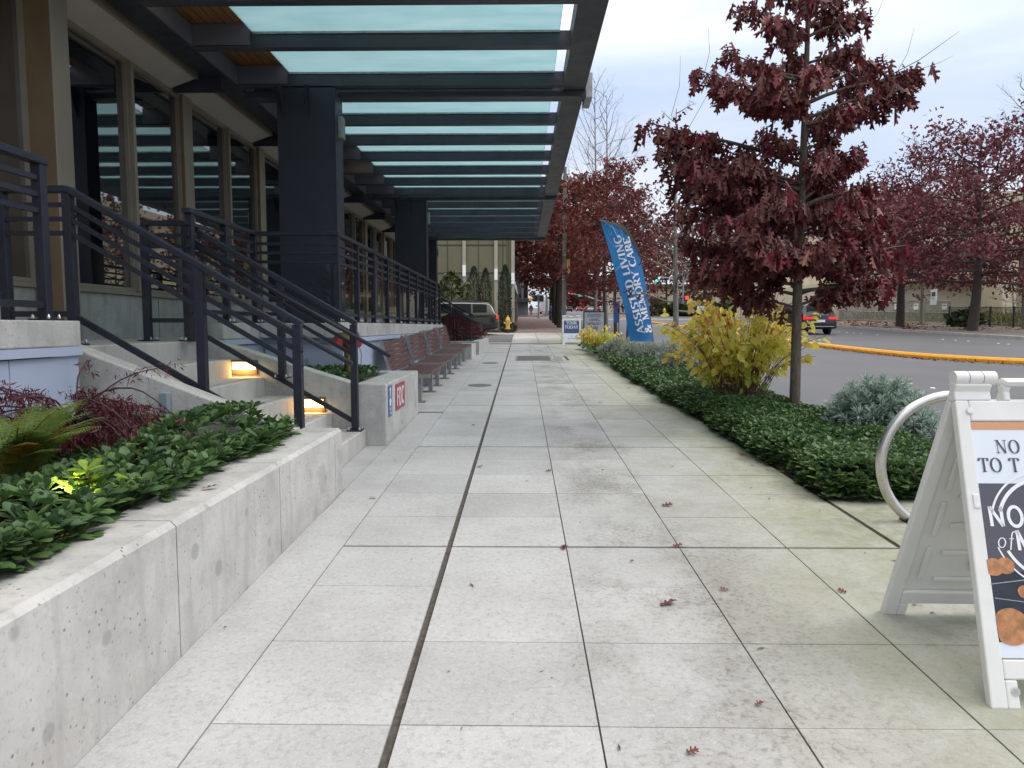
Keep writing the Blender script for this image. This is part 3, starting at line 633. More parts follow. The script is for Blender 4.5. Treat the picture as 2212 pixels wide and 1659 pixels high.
# near stair rail
YN = 5.62; A = aY(148, 402, YN); Bp = aY(652, 694, YN)
def tx(px, a, b, Y): X = aY(px, 500, Y).x; return (X-a.x)/(b.x-a.x)
def yfix(px, py, Y): return aY(px, py, Y)
tn_ = [tx(150, A, Bp, YN), tx(428, A, Bp, YN), tx(637, A, Bp, YN)]
h1 = aY(760, 786, YN+.12); h0 = aY(160, 452, YN+.12)
rail('stair_railing', 'dark grey railing on the near side of the entrance stairs with round handrail', [dict(p0=A, p1=Bp, t=tn_, zb=[1.30, .73, .38], bot=1.02, hand=(h0, h1)),
     dict(p0=(A.x-.55, YN, A.z), p1=A, t=[0.02], zb=1.30, gt=[0, .95], bot=1.0)])
YF = 7.2; A = aY(396, 477, YF); Bp = aY(770, 694, YF)
h1 = aY(843, 770, YF-.12); h0 = aY(405, 522, YF-.12)
rail('stair_railing', 'dark grey railing on the far side of the stairs above the lit step lights', [dict(p0=A, p1=Bp, t=[tx(400,A,Bp,YF), tx(602,A,Bp,YF), tx(760,A,Bp,YF)], zb=[1.30, .92, .38], bot=1.05, hand=(h0, h1)),
     dict(p0=(A.x-.42, YF, A.z), p1=A, t=[0.04], zb=1.30, gt=[0, .95], bot=1.0)])
n9 = 10
rail('terrace_railing', 'long dark railing with glass panels above the benches along the terrace edge', [
     dict(p0=(-3.27,6.95,T), p1=(-3.27,8.72,T), t=[.04,.5,.98], zb=[1.30,1.49,1.49]),
     dict(p0=(-3.27,8.72,T+.001), p1=(-2.28,8.72,T+.001), t=[None,None], zb=1.49, gt=[0.03,.97]),
     dict(p0=(-2.28,8.72,T), p1=(-2.28,19.6,T), t=[.004]+[i/n9 for i in range(1,n9)]+[.996], zb=1.50)])
# farther stair rail beyond the terrace
A2 = aY(948, 640, 22); B2 = aY(1023, 680, 22)
rail('lower_railing', 'dark sloping stair railing beyond the end of the terrace by the red hedge', [dict(p0=A2, p1=B2, t=[.02,.90], zb=[1.2, 1.0], bot=.8, glass=False, hand=(aY(948,655,21.9), aY(1046,703,21.9)))])
A2 = (-2.9, 25, 2.75); B2 = (-2.55, 25, 2.6)
# step lights
for px0, px1, py0, py1, lb in ((504,554,782,798,'warm lit rectangular step light higher up the stair side wall'), (649,700,862,879,'warm lit rectangular step light near the foot of the stairs')):
    a = aY(px0, py0, 7.35); b = aY(px1, py1, 7.35)
    t = thing('step_light', lb, 'wall light', (a.x, 7.34, b.z-.06), 0, 'step lights in the stair wall')
    MB().box(a.x-.02, 7.325, b.z-.055, b.x+.02, 7.349, a.z+.02).obj('housing', pm('rusty_housing', (.09,.05,.03), .7, var=.4), t, bevel=.004)
    MB().box(a.x, 7.3155, b.z, b.x, 7.3245, a.z).obj('diffuser', M['warm'], t)
    l = bpy.data.lights.new('step_lamp', 'AREA'); l.shape = 'RECTANGLE'; l.size = .22; l.size_y = .06; l.energy = 1.5; l.color = (1, .58, .2)
    lo = bpy.data.objects.new('step_lamp', l); col.objects.link(lo); lo.parent = t; lo.location = ((b.x-a.x)/2, -.06, .06); lo.rotation_euler = (R(60), 0, 0)
# conduit box on the near stair wall
a = aY(362, 872, 5.3); t = thing('conduit_box', 'small grey electrical box on the sloping stair wall above the plants', 'electrical box', (a.x, 5.28, a.z-.1))
MB().box(a.x-.032, 5.23, a.z-.06, a.x+.032, 5.298, a.z+.09).obj('box', M['poleblue'], t, bevel=.006); MB().lathe([(.022,-.25),(.022,-.06)], (a.x, 5.265, a.z), 10).lathe([(.03,-.10),(.03,-.07)], (a.x, 5.265, a.z), 6).obj('conduit', M['poleblue'], t)
# ------------------------------------------------------------ lettering as drawn strokes
def arc(cx, cy, rx, ry, a0, a1, n=14): return [(cx+rx*math.cos(R(a0+(a1-a0)*i/n)), cy+ry*math.sin(R(a0+(a1-a0)*i/n))) for i in range(n+1)]
GL = {  # width, strokes, serif points
'A': (.78, [[(.06,0),(.39,1)], [(.39,1),(.72,0)], [(.19,.36),(.59,.36)]], [(.06,0),(.72,0)]),
'B': (.66, [[(.12,0),(.12,1)], [(.12,1)]+arc(.34,.77,.2,.23,90,-90)+[(.12,.54)], [(.12,.54)]+arc(.36,.27,.23,.27,90,-90)+[(.12,0)]], [(.12,0),(.12,1)]),
'C': (.74, [arc(.42,.5,.34,.5,48,312)], []), 'D': (.80, [[(.14,0),(.14,1)], [(.14,1)]+arc(.34,.5,.36,.5,90,-90)+[(.14,0)]], [(.1,0),(.1,1)]),
'E': (.66, [[(.14,0),(.14,1)], [(.14,.98),(.58,.98)], [(.14,.52),(.48,.52)], [(.14,.02),(.6,.02)], [(.58,.98),(.58,.82)], [(.6,.02),(.6,.2)]], [(.1,0),(.1,1)]),
'F': (.62, [[(.14,0),(.14,1)], [(.14,.98),(.58,.98)], [(.14,.52),(.48,.52)]], [(.14,0)]), 'G': (.80, [arc(.42,.5,.34,.5,48,320), [(.70,.42),(.70,.08)]], [(.70,.42)]),
'H': (.84, [[(.14,0),(.14,1)], [(.70,0),(.70,1)], [(.14,.5),(.70,.5)]], [(.14,0),(.14,1),(.7,0),(.7,1)]), 'I': (.34, [[(.17,0),(.17,1)]], [(.17,0),(.17,1)]),
'J': (.36, [[(.2,1),(.2,.1),(.05,-.1)]], [(.2,1)]), 'K': (.76, [[(.14,0),(.14,1)], [(.14,.45),(.62,1)], [(.3,.6),(.68,0)]], [(.14,0),(.14,1),(.68,0)]),
'L': (.62, [[(.14,0),(.14,1)], [(.14,.02),(.57,.02)], [(.57,.02),(.57,.2)]], [(.14,0),(.14,1)]), 'M': (.96, [[(.12,0),(.14,1)], [(.14,1),(.47,.05)], [(.47,.05),(.80,1)], [(.80,1),(.82,0)]], [(.12,0),(.82,0),(.12,1),(.82,1)]),
'N': (.86, [[(.14,0),(.14,1)], [(.14,1),(.70,0)], [(.70,0),(.70,1)]], [(.14,0),(.12,1),(.7,1)]), 'O': (.84, [arc(.42,.5,.34,.5,0,360,24)], []), 'o': (.62, [arc(.3,.3,.22,.3,0,360,20)], []),
'f': (.42, [arc(.38,.75,.14,.25,30,180,8)+[(.2,-.15)], [(.08,.55),(.38,.55)]], []),
'P': (.64, [[(.14,0),(.14,1)], [(.14,1)]+arc(.34,.74,.22,.26,90,-90)+[(.14,.48)]], [(.14,0),(.14,1)]),
'R': (.74, [[(.14,0),(.14,1)], [(.14,1)]+arc(.34,.74,.22,.26,90,-90)+[(.14,.48)], [(.34,.48),(.68,0)]], [(.14,0),(.14,1),(.68,0)]),
'S': (.60, [arc(.31,.75,.2,.25,35,270,10)+arc(.30,.25,.22,.25,90,-145,10)], []), 'T': (.70, [[(.35,0),(.35,1)], [(.04,.98),(.66,.98)], [(.04,.98),(.04,.8)], [(.66,.98),(.66,.8)]], [(.35,0)]),
'U': (.80, [[(.14,1),(.14,.34)]+arc(.40,.30,.26,.30,180,360,10)+[(.66,1)]], [(.14,1),(.66,1)]), 'V': (.78, [[(.06,1),(.40,0)], [(.40,0),(.72,1)]], [(.06,1),(.72,1)]),
'W': (1.1, [[(.05,1),(.30,0)], [(.30,0),(.55,1)], [(.55,1),(.80,0)], [(.80,0),(1.05,1)]], [(.05,1),(1.05,1)]), 'Y': (.74, [[(.05,1),(.37,.48)], [(.37,.48),(.69,1)], [(.37,.48),(.37,0)]], [(.05,1),(.69,1),(.37,0)]),
'&': (.86, [[(.74,0),(.20,.70)]+arc(.34,.82,.16,.17,205,0,10)+[(.42,.60),(.2,.44)]+arc(.32,.24,.24,.24,130,300,10)+[(.62,.2),(.74,.5)]], [(.74,.5)]), ' ': (.38, [], [])}
def text_mesh(s, mapf, h=1.0, serif=True, thick=.17, thin=.06, track=.04, slant=0, mb=None, center=False):
    """strokes of one line; mapf(u, v) -> 3D point; u and v in units of h"""
    mb = mb or MB(); x = 0; tot = sum(GL[c][0]+track for c in s)-track
    if center: x = -tot/2
    def Pm(u, v): return mapf((u+slant*v)*h, v*h)
    for c in s:
        wd, st, se = GL[c]
        for pl in st:
            n = len(pl); L = []; Rr = []
            for i, (u, v) in enumerate(pl):
                a = pl[max(i-1, 0)]; b = pl[min(i+1, n-1)]; dx, dy = b[0]-a[0], b[1]-a[1]
                if n > 3 and pl[0] == pl[-1] and i in (0, n-1): dx, dy = pl[1][0]-pl[-2][0], pl[1][1]-pl[-2][1]
                l = math.hypot(dx, dy) or 1; dx /= l; dy /= l; k = abs(dy)**1.5
                if serif and n == 2 and dx*dy > .02: k = 0
                if serif and c in 'NM' and n == 2 and abs(dx) < .05: k = .0 if not (c == 'M' and u > .6) else 1
                wv = (thin+(thick-thin)*k)/2 if serif else thick/2
                L.append((x+u-dy*wv, v+dx*wv)); Rr.append((x+u+dy*wv, v-dx*wv))
            for i in range(n-1): mb.quad(Pm(*L[i]), Pm(*Rr[i]), Pm(*Rr[i+1]), Pm(*L[i+1]))
        if serif:
            for u, v in se:
                d = .05 if v < .5 else -.05; mb.quad(Pm(x+u-.14, v), Pm(x+u+.14, v), Pm(x+u+.14, v+d), Pm(x+u-.14, v+d))
        x += wd+track
    return mb, tot*h
def plane(o, ux, uz):
    o, ux, uz = Vector(o), Vector(ux), Vector(uz); return lambda u, v: o+ux*u+uz*v
# ------------------------------------------------------------ benches
def make_bench():
    t = thing('bench', '', 'bench', (0,0,0), 0, 'slatted benches along the terrace wall')
    L = 1.82                                   # local: y along the bench, x forward
    o = t
    mb = MB()
    for k in range(5): x = .02+.105*k; mb.box(x, 0, .415-.004*k*0, x+.097, L, .45)
    mb.obj('seat', M['bench'], t, False, bevel=.006)
    mb = MB()
    for k in range(6):
        a = Vector((-.01-.022*k, 0, .47+.078*k)); b = a+Vector((-.020, 0, .068)); d = Vector((-.03, 0, -.009))
        mb.hexa([a, a+d, a+d+Vector((0,L,0)), a+Vector((0,L,0)), b, b+d, b+d+Vector((0,L,0)), b+Vector((0,L,0))])
    mb.obj('backrest', M['bench'], t, False, bevel=.005)
    for y in (-.012, L+.002):
        MB().box(0, y, .395, .56, y+.010, .452).hexa([(-.045,y,.42),(0,y,.42),(0,y+.01,.42),(-.045,y+.01,.42),(-.19,y,.95),(-.135,y,.95),(-.135,y+.01,.95),(-.19,y+.01,.95)]).obj('end_frame', M['galv'], t, False)
    for y in (.22, L-.30):
        MB().box(.16, y, .0, .23, y+.08, .40).box(.33, y, .0, .40, y+.08, .40).box(.10, y-.03, 0, .46, y+.11, .014).box(-.02, y, .375, .54, y+.05, .412).obj('leg', M['galv'], t, False, bevel=.003)
    return t
b0 = make_bench()
bl = ['dark wooden slatted bench nearest the red fire department sign planter', 'second dark wooden slatted bench from the sign planter', 'third dark wooden slatted bench from the sign planter', 'dark wooden slatted bench farthest away beside the red hedge']
for k, y in enumerate((10.5, 12.75, 15.05, 17.35)):
    o = b0 if k == 0 else dup(b0)
    o.location = (-1.93, y, G(y+.3)-.006); o['label'] = bl[k]
    o.rotation_euler = (math.atan(SL), 0, 0)
# ------------------------------------------------------------ wall signs, fire connection
t = thing('red_sign', 'dark red sign with white letters FDC on the planter face', 'sign', (-1.418, 8.17, .50))
MB().box(-1.419, 7.87, .505, -1.412, 8.47, .80).obj('plate', M['signred'], t)
text_mesh('FDC', plane((-1.4105, 7.93, .555), (0,1,0), (0,0,1)), .19, False, .19, track=.12)[0].obj('lettering', M['white'], t)
bpy.data.objects['lettering'].scale = (1, 1, 1)
t = thing('blue_sign', 'small blue public access sign at the planter corner', 'sign', (-1.418, 7.54, .48))
MB().box(-1.419, 7.44, .49, -1.413, 7.64, .82).obj('plate', M['signblue'], t)
mb = MB().box(-1.4125, 7.525, .70, -1.411, 7.555, .77).prism([(7.50,.77),(7.54,.80),(7.58,.77)], 'x', -1.4125, -1.411).prism([(7.51,.60),(7.57,.60),(7.59,.66),(7.54,.69),(7.49,.66)], 'x', -1.4125, -1.411)
text_mesh('PUBLIC', plane((-1.4105, 7.54, .555), (0,1,0), (0,0,1)), .027, False, .2, center=True, mb=mb); text_mesh('ACCESS', plane((-1.4105, 7.54, .51), (0,1,0), (0,0,1)), .027, False, .2, center=True, mb=mb); mb.obj('symbols', M['white'], t)
c = aY(752, 740, 8.3); t = thing('fire_connection', 'aged brass fire hose connection with two red caps in the sign planter', 'fire connection', (c.x, 8.3, .74))
MB().lathe([(.05,.74),(.05,c.z-.1),(.07,c.z-.08),(.09,c.z)], (c.x, 8.3, 0), 14).lathe([(.09,-.12),(.095,0),(.09,.12)], (c.x, 8.3, c.z+.03), 14, 'x').obj('body', M['brass'], t, smooth=2)
for dx in (-.13, .09):
    MB().tube([(c.x+dx, 8.28, c.z+.03), (c.x+dx+.05, 8.16, c.z)], .05, 12).obj('outlet', M['brass'], t, smooth=2); cp = MB().tube([(c.x+dx+.05, 8.16, c.z), (c.x+dx+.075, 8.10, c.z-.01)], [.050, .044], 12).obj('red_cap', M['red'], t, smooth=2)
MB().tube([(c.x+.16,8.12,c.z), (c.x+.19,8.14,c.z-.12), (c.x+.17,8.2,c.z-.26), (c.x+.1,8.26,c.z-.3)], .006, 5).obj('chain', M['galv'], t)
o = MB().box(-3.0, 8.64, .75, -2.66, 8.77, 1.05).obj('utility_box', M['galv'], bevel=.01); tag(o, 'grey utility box on the blue cladding behind the sign planter', 'utility box')
# ------------------------------------------------------------ bike hoop
p = aG(1955, 1127); cx, cz, rr = p.x+.275, G(p.y)+.405, .455; pts = []
for i in range(41):
    a = R(-118 - i*(360-56)/40+0)
    pts.append((cx+rr*math.cos(a), p.y, cz+rr*math.sin(a)))
t = thing('bike_hoop', 'round stainless steel bike hoop standing beside the green bed', 'bike rack', (cx, p.y, G(p.y)))
MB().tube(pts, .034, 16).obj('hoop', M['stainless'], t, smooth=2)
for s in (-1, 1):
    x = cx + s*.21
    mb = MB().box(x-.075, p.y-.06, G(p.y)-.004, x+.075, p.y+.06, G(p.y)+.012)
    for a in (-.055, .055): mb.lathe([(.012,.012),(.008,.028)], (x+a, p.y-.04, G(p.y)), 6)
    mb.obj('foot_plate', M['dark'], t)
# ------------------------------------------------------------ sandwich boards
def panel_frame(W, H, ribs, th=.035, taper=.0):
    mb = MB(); s = .062
    def q(x, z): return x + taper*(z/H)*(1-2*x/W)
    def bx(x0, z0, x1, z1, y0=0, y1=th): mb.hexa([(q(x0,z0),y0,z0),(q(x1,z0),y0,z0),(q(x1,z0),y1,z0),(q(x0,z0),y1,z0),(q(x0,z1),y0,z1),(q(x1,z1),y0,z1),(q(x1,z1),y1,z1),(q(x0,z1),y1,z1)])
    zt = H-.11
    bx(0, 0, s, zt); bx(W-s, 0, W, zt); bx(s, .10, W-s, .17); bx(s, zt-.085, W-s, zt); bx(s, .0, s+.045, .099); bx(W-s-.045, 0, W-s, .099)
    bx(0, zt, .17, H-.03); bx(W-.17, zt, W, H-.03)
    bx(W/2-.1, zt, W/2-.07, H-.04); bx(W/2+.07, zt, W/2+.1, H-.04); bx(W/2-.1, H-.04, W/2+.1, H-.015)
    bx(s, .171, W-s, zt-.086, .006, .018)
    if ribs:
        def cap(x0, z0, x1, z1): bx(x0, z0, x1, z1, .0181, .030)
        for k in range(3): cap(.115, .24+.24*k, .140, .42+.24*k); cap(W-.14, .24+.24*k, W-.115, .42+.24*k)
        for k in range(5): cap(.19, .225+.15*k, W-.19, .25+.15*k)
        mb.lathe([(.045,.0),(.045,.012)], (W/2-.05, .0182, .335), 18, 'y')
    return mb
def board(name, label, loc, W, H, spread, rz, postfn, taper=.0, group=None):
    t = thing(name, label, 'sandwich board', loc, rz, group); ang = math.atan2(spread/2, H-.02); Ls = math.hypot(H, spread/2)
    for sgn, nm in ((1, 'front_panel'), (-1, 'rear_panel')):
        # front panel is built with its face on local -y and leans back to the hinge
        o = panel_frame(W, Ls, True, taper=taper).obj(nm, M['pwhite'], t, False, bevel=.007, seg=2)
        if sgn == 1: o.location = (0, -spread/2, 0); o.rotation_euler = (-ang, 0, 0); postfn(o, W, Ls)
        else: o.location = (W, spread/2, 0); o.rotation_euler = (-ang, 0, math.pi)
    for x0 in (.0+taper, W-.165-taper):
        mb = MB()
        for k in range(3): mb.tube([(x0+.056*k, 0, H-.018), (x0+.056*k+.052, 0, H-.018)], .029, 12)
        mb.obj('hinge', M['pwhite'], t, False, smooth=2, bevel=.0)
    return t
def near_poster(o, W, L):
    s = .066; z0, z1 = .175, L-.20; y = .004
    P = MB().box(s, y-.002, z0, W-s, y, z1).obj('poster', M['poster'], o, False)
    MB().box(s, y-.0034, z1-.03, W-s, y-.0022, z1).obj('orange_band', M['orange'], P, False)
    MB().box(s, y-.0034, z0+.31, W-s, y-.0022, z1-.245).obj('slate_band', M['slate'], P, False)
    MB().box(s, y-.0034, z0+.055, W-s, y-.0022, z0+.3095).obj('dark_photo_band', M['night'], P, False)
    yy = y-.0048
    mb, _ = text_mesh('NO', plane((.175, yy, z1-.125), (1,0,0), (0,0,1)), .052, True, .15, .05, .10); text_mesh('TO T', plane((.098, yy, z1-.20), (1,0,0), (0,0,1)), .055, True, .15, .05, .08, mb=mb); mb.obj('lettering', M['ink'], P, False)
    mb, _ = text_mesh('NO', plane((.10, yy, z1-.41), (1,0,0), (0,0,1)), .075, False, .17, track=.10); text_mesh('of', plane((.115, yy, z1-.49), (1,0,0), (0,0,1)), .06, True, .08, .05, slant=.2, mb=mb); text_mesh('M', plane((.19, yy, z1-.50), (1,0,0), (0,0,1)), .075, False, .17, mb=mb)
    cx, cz = W/2, z1-.42
    for r, a0, a1, wd in ((.225,100,165,.008), (.20,95,160,.014), (.225,198,250,.006), (.20,205,262,.012)):
        pl = arc(cx, cz, r, r, a0, a1, 18)
        for i in range(18):
            (xa, za), (xb, zb) = pl[i], pl[i+1]; ka = 1-wd/r; f = lambda x, z: (cx+(x-cx)*ka, cz+(z-cz)*ka)
            (xc, zc), (xd, zd) = f(xb, zb), f(xa, za); mb.quad((xa,yy,za),(xb,yy,zb),(xc,yy,zc),(xd,yy,zd))
    mb.obj('emblem', M['white'], P, False)
    zz = z0
    mb = MB()
    for (x, z, r) in ((.09,.345,.036),(.135,.35,.034),(.19,.255,.026),(.12,.13,.072),(.30,.30,.05),(.38,.16,.07),(.46,.33,.045)):
        pts = [(x+r*math.cos(a)*(1+.04*math.sin(5*a)), yy+.0004, z0+z-.02+r*.92*math.sin(a)) for a in [2*math.pi*k/22 for k in range(22)]]
        pts = [(max(q[0], s+.001), q[1]-.00005*int(x*100), q[2]) for q in pts]; MB().poly(pts).obj('printed_cookie', M['cookie'], P, False)
    mb = MB(); mb.quad((s,yy+.0008,z0+.26),(s,yy+.0008,z0+.263),(W-s,yy+.0008,z0+.33),(W-s,yy+.0008,z0+.325)); mb.quad((s+.01,yy+.0008,z0+.21),(s+.01,yy+.0008,z0+.213),(W-s,yy+.0008,z0+.15),(W-s,yy+.0008,z0+.147)); mb.obj('tray_lines', M['galv'], P, False)
    mb, _ = text_mesh('TH', plane((.195, yy-.0004, z0+.105), (1,0,0), (0,0,1)), .03, True, .13, .05); text_mesh('JEI', plane((.20, yy-.0004, z0+.072), (1,0,0), (0,0,1)), .013, True, .15, .08, .2, mb=mb); mb.obj('small_lettering', M['white'], P, False)
    mb = MB()
    pl = arc(.215, z0+.03, .011, .011, 0, 330, 14)
    for a, b in zip(pl[:-1], pl[1:]): mb.quad((a[0],yy,a[1]),(b[0],yy,b[1]),(b[0]*.98+.0043,yy,b[1]),(a[0]*.98+.0043,yy,a[1]))
    mb.obj('round_mark', M['poleblue'], P, False)
    MB().lathe([(.014,-.006),(.011,-.010)], (.095, 0, L-.155), 14, 'y').obj('knob', M['pwhite'], o, False, smooth=2); MB().lathe([(.016,-.004),(.011,-.004)], (.095, 0, .06), 14, 'y').obj('knob', M['pwhite'], o, False, smooth=2)
    MB().box(.052, -.006, .72, .078, .003, .775).obj('clip', M['pwhite'], o, False, bevel=.004)
board('signboard', 'large white plastic signboard with cookie poster in the right foreground', (1.706, 2.907, G(2.907)-.012), .66, 1.19, .842, R(-.6), near_poster, .05)
def tour_poster(o, W, L):
    s = .064; z0, z1 = .175, L-.20; y = .004
    P = MB().box(s, y-.002, z0, W-s, y, z1).obj('poster', M['poster'], o, False)
    MB().box(s, y-.004, z0+.28, W-s, y-.0022, z1).obj('navy_band', M['navy'], P, False)
    mb, _ = text_mesh('TOUR', plane((W/2, y-.006, z1-.15), (1,0,0), (0,0,1)), .125, True, .17, .08, .08, center=True); text_mesh('TODAY', plane((W/2, y-.006, z1-.32), (1,0,0), (0,0,1)), .125, True, .17, .08, .08, center=True, mb=mb); mb.obj('lettering', M['white'], P, False)
    mb = MB(); pl = arc(W/2, z0+.17, .045, .045, 60, 380, 16)
    for a, b in zip(pl[:-1], pl[1:]): mb.quad((a[0],y-.005,a[1]),(b[0],y-.005,b[1]),(W/2+(b[0]-W/2)*.8,y-.005,z0+.17+(b[1]-z0-.17)*.8),(W/2+(a[0]-W/2)*.8,y-.005,z0+.17+(a[1]-z0-.17)*.8))
    text_mesh('THE WATERM', plane((W/2, y-.005, z0+.05), (1,0,0), (0,0,1)), .042, True, .2, .1, center=True, mb=mb); mb.obj('small_lettering', M['ghost'], P, False)
p = aG(1235, 744); board('signboard', 'white sandwich board with navy tour today poster beside the lamp pole', (p.x-.36, p.y+.3, G(p.y)-.01), .72, 1.12, .6, 0, tour_poster)
# framed sign behind the yellow shrub
t = thing('framed_sign', 'dark framed upright sign behind the tour board, partly hidden by a yellow shrub', 'sign', (3.1, 29.5, G(29.5)))
a, b = aY(1260, 672, 29.5), aY(1307, 735, 29.5)
MB().box(a.x, 29.48, b.z, b.x, 29.52, b.z+.05).box(a.x, 29.48, a.z-.05, b.x, 29.52, a.z).box(a.x, 29.48, b.z+.051, a.x+.05, 29.52, a.z-.051).box(b.x-.05, 29.48, b.z+.051, b.x, 29.52, a.z-.051).box(a.x, 29.48, G(29.5), a.x+.05, 29.52, b.z-.001).box(b.x-.05, 29.48, G(29.5), b.x, 29.52, b.z-.001).obj('frame', M['dark'], t)
MB().box(a.x+.051, 29.49, b.z+.051, b.x-.051, 29.51, a.z-.051).obj('board', pm('sign_grey', (.42,.42,.46), .5), t)
mb = MB()
for k, s in enumerate(('ASSISTED', 'LIVING', 'MEMORY', 'CARE')): text_mesh(s, plane(((a.x+b.x)/2, 29.487, a.z-.24-.17*k), (1,0,0), (0,0,1)), .11, False, .17, center=True, mb=mb)
mb.obj('lettering', M['ink'], t)
# ------------------------------------------------------------ feather flag
fb = aG(1415, 785); Yf = fb.y; t = thing('feather_flag', 'tall blue feather flag reading assisted living and memory care in the green bed', 'flag', (fb.x, Yf, G(Yf)))
lp = [(1297,476),(1313,528),(1328,585),(1342,640),(1350,680),(1356,712),(1361,737)]          # free edge (left), top to bottom
rp = [(1297,475),(1345,488),(1372,524),(1386,572),(1397,628),(1405,690),(1411,738)]          # pole edge (right)
def edge(pl, t):
    t = max(0, min(.9999, t))*(len(pl)-1); i = int(t); k = t-i; P = [pl[max(0,min(len(pl)-1,i+j))] for j in (-1,0,1,2)]
    return tuple(.5*(2*P[1][c]+(P[2][c]-P[0][c])*k+(2*P[0][c]-5*P[1][c]+4*P[2][c]-P[3][c])*k*k+(-P[0][c]+3*P[1][c]-3*P[2][c]+P[3][c])*k**3) for c in (0,1))
def flagpt(s, v, off=0.0):      # s: 0 free edge .. 1 pole edge ; v: 0 top .. 1 bottom
    a, b = edge(lp, v), edge(rp, v); px = a[0]+(b[0]-a[0])*s; py = a[1]+(b[1]-a[1])*s
    wob = .05*math.sin(7*v+3*s)*(1-s)+.03*math.sin(17*v-5*s)*(1-s) - .10*math.sin(math.pi*s)*(.3+.7*v)
    q = aY(px, py, Yf); q.y += wob - off; return q
mb = MB(); NS, NV = 12, 44
for j in range(NV+1):
    for i in range(NS+1): mb.v.append(tuple(flagpt(i/NS, j/NV)))
for j in range(NV):
    for i in range(NS): k = j*(NS+1)+i; mb.f.append((k, k+1, k+NS+2, k+NS+1))
nf = NT('flag_cloth'); f_ = nf.noise(1.4, 4, .5, stretch=(2, 1, .6)); cfl = nf.ramp(f_, [(.3, (.025,.17,.44)), (.7, (.04,.23,.55))]); nf.set(Base_Color=cfl, Roughness=.65)
tr = nf.n('BsdfTranslucent'); nf.l(cfl, tr.inputs[0]); mx = nf.n('MixShader'); mx.inputs[0].default_value = .3; nf.l(nf.b.outputs[0], mx.inputs[1]); nf.l(tr.outputs[0], mx.inputs[2]); nf.l(mx.outputs[0], nf.o.inputs[0]); nf.bump(nf.noise(5, 4, .6, stretch=(1, 1, .5)), .5, .03)
cl = mb.obj('cloth', nf.m, t, smooth=True)
mb = MB()
for i in range(18):
    v0, v1 = i/40, (i+1)/40; wd = .24*(1-i/20)
    mb.quad(flagpt(1-wd-.22*(v0<.1), v0, .03), flagpt(1, v0, .03), flagpt(1, v1, .03), flagpt(1-wd, v1, .03))
mb.obj('dark_sleeve', M['dark'], cl)
# writing runs up the flag
def onflag(px, py, off):
    v = (py-476)/262; q = .5
    for _ in range(8):
        a, b = edge(lp, v), edge(rp, v); q = max(0, min(1, (px-a[0])/max(.5, b[0]-a[0]))); v = max(0, min(.999, v+(py-(a[1]+(b[1]-a[1])*q))/300))
    return flagpt(q, v, off)
def lmap(x0, y0, x1, y1, W, cap):
    L = math.hypot(x1-x0, y1-y0); dx, dy = (x1-x0)/L, (y1-y0)/L
    return lambda u, v: onflag(x0+dx*u*L/W+dy*v*cap, y0+dy*u*L/W-dx*v*cap, .035)
def tw_(t_): return sum(GL[c][0]+.06 for c in t_)-.06
mb, _ = text_mesh('ASSISTED LIVING', lmap(1391.5, 719, 1339, 508, tw_('ASSISTED LIVING'), 15.0), 1.0, True, .22, .09, .06)
text_mesh('& MEMORY CARE', lmap(1408, 717, 1358.5, 512, tw_('& MEMORY CARE'), 14.5), 1.0, True, .22, .09, .06, mb=mb)
mb.obj('lettering', M['white'], cl)
nl = pm('light_blue_print', (.14,.42,.72), .6); mb = MB()
def ribbon(pts, w0, off=.02):
    for i in range(len(pts)-1):
        (s0, v0), (s1, v1) = pts[i], pts[i+1]; dx, dy = (s1-s0), (v1-v0)*6; l = math.hypot(dx, dy) or 1; nx, ny = -dy/l*w0, dx/l*w0/6
        mb.quad(flagpt(s0-nx, v0-ny, off), flagpt(s0+nx, v0+ny, off), flagpt(s1+nx, v1+ny, off), flagpt(s1-nx, v1-ny, off))
ribbon([(max(0,s), v) for s, v in arc(.48, .15, .34, .085, 250, 560, 26)], .012); ribbon(arc(.36,.125,.07,.016,0,330,10), .03); ribbon([(.02,.335),(.3,.352),(.6,.335),(.95,.26)], .04); ribbon([(.62,.03),(.66,.12),(.52,.22),(.40,.27)], .03); ribbon([(.97,.20),(.85,.26),(.70,.31)], .04)
mb.obj('scroll_print', nl, cl)
pole = [fb+Vector((0,.0,-.1))] + [aY(x, y, Yf+.02) for x, y in ((1413,760),(1411,738),(1405,690),(1397,628),(1386,572),(1372,524),(1345,488),(1300,475))]
MB().tube(pole, [.016]*3+[.013]*4+[.01]*2, 8).obj('pole', M['dark'], t, smooth=True)
# ------------------------------------------------------------ hydrant
def hydrant(loc, label):
    x, y, z = loc; t = thing('fire_hydrant', label, 'fire hydrant', loc)
    MB().lathe([(.11,0),(.11,.22)], (x,y,z), 16).obj('base', M['dark'], t, smooth=2)
    MB().lathe([(.16,.22),(.16,.26),(.115,.27),(.115,.66),(.15,.67),(.15,.71),(.13,.74),(.11,.82),(.06,.88),(.04,.90),(.04,.96),(.02,.97)], (x,y,z), 18).obj('barrel', M['hydrant'], t, smooth=2)
    for a in ((1,0),(-1,0),(0,-1)):
        r_ = .075 if a == (0,-1) else .055
        MB().tube([(x+a[0]*.1,y+a[1]*.1,z+.56),(x+a[0]*.19,y+a[1]*.19,z+.56),(x+a[0]*.195,y+a[1]*.195,z+.56),(x+a[0]*.22,y+a[1]*.22,z+.56)], [r_,r_,r_*.7,r_*.7], 12).obj('outlet', M['hydrant'], t, smooth=2)
    return t
p = aG(1097, 719.5); hydrant((p.x, p.y, G(p.y)), 'yellow fire hydrant with dark base at the end of the driveway')
p = aG(1522, 682); 
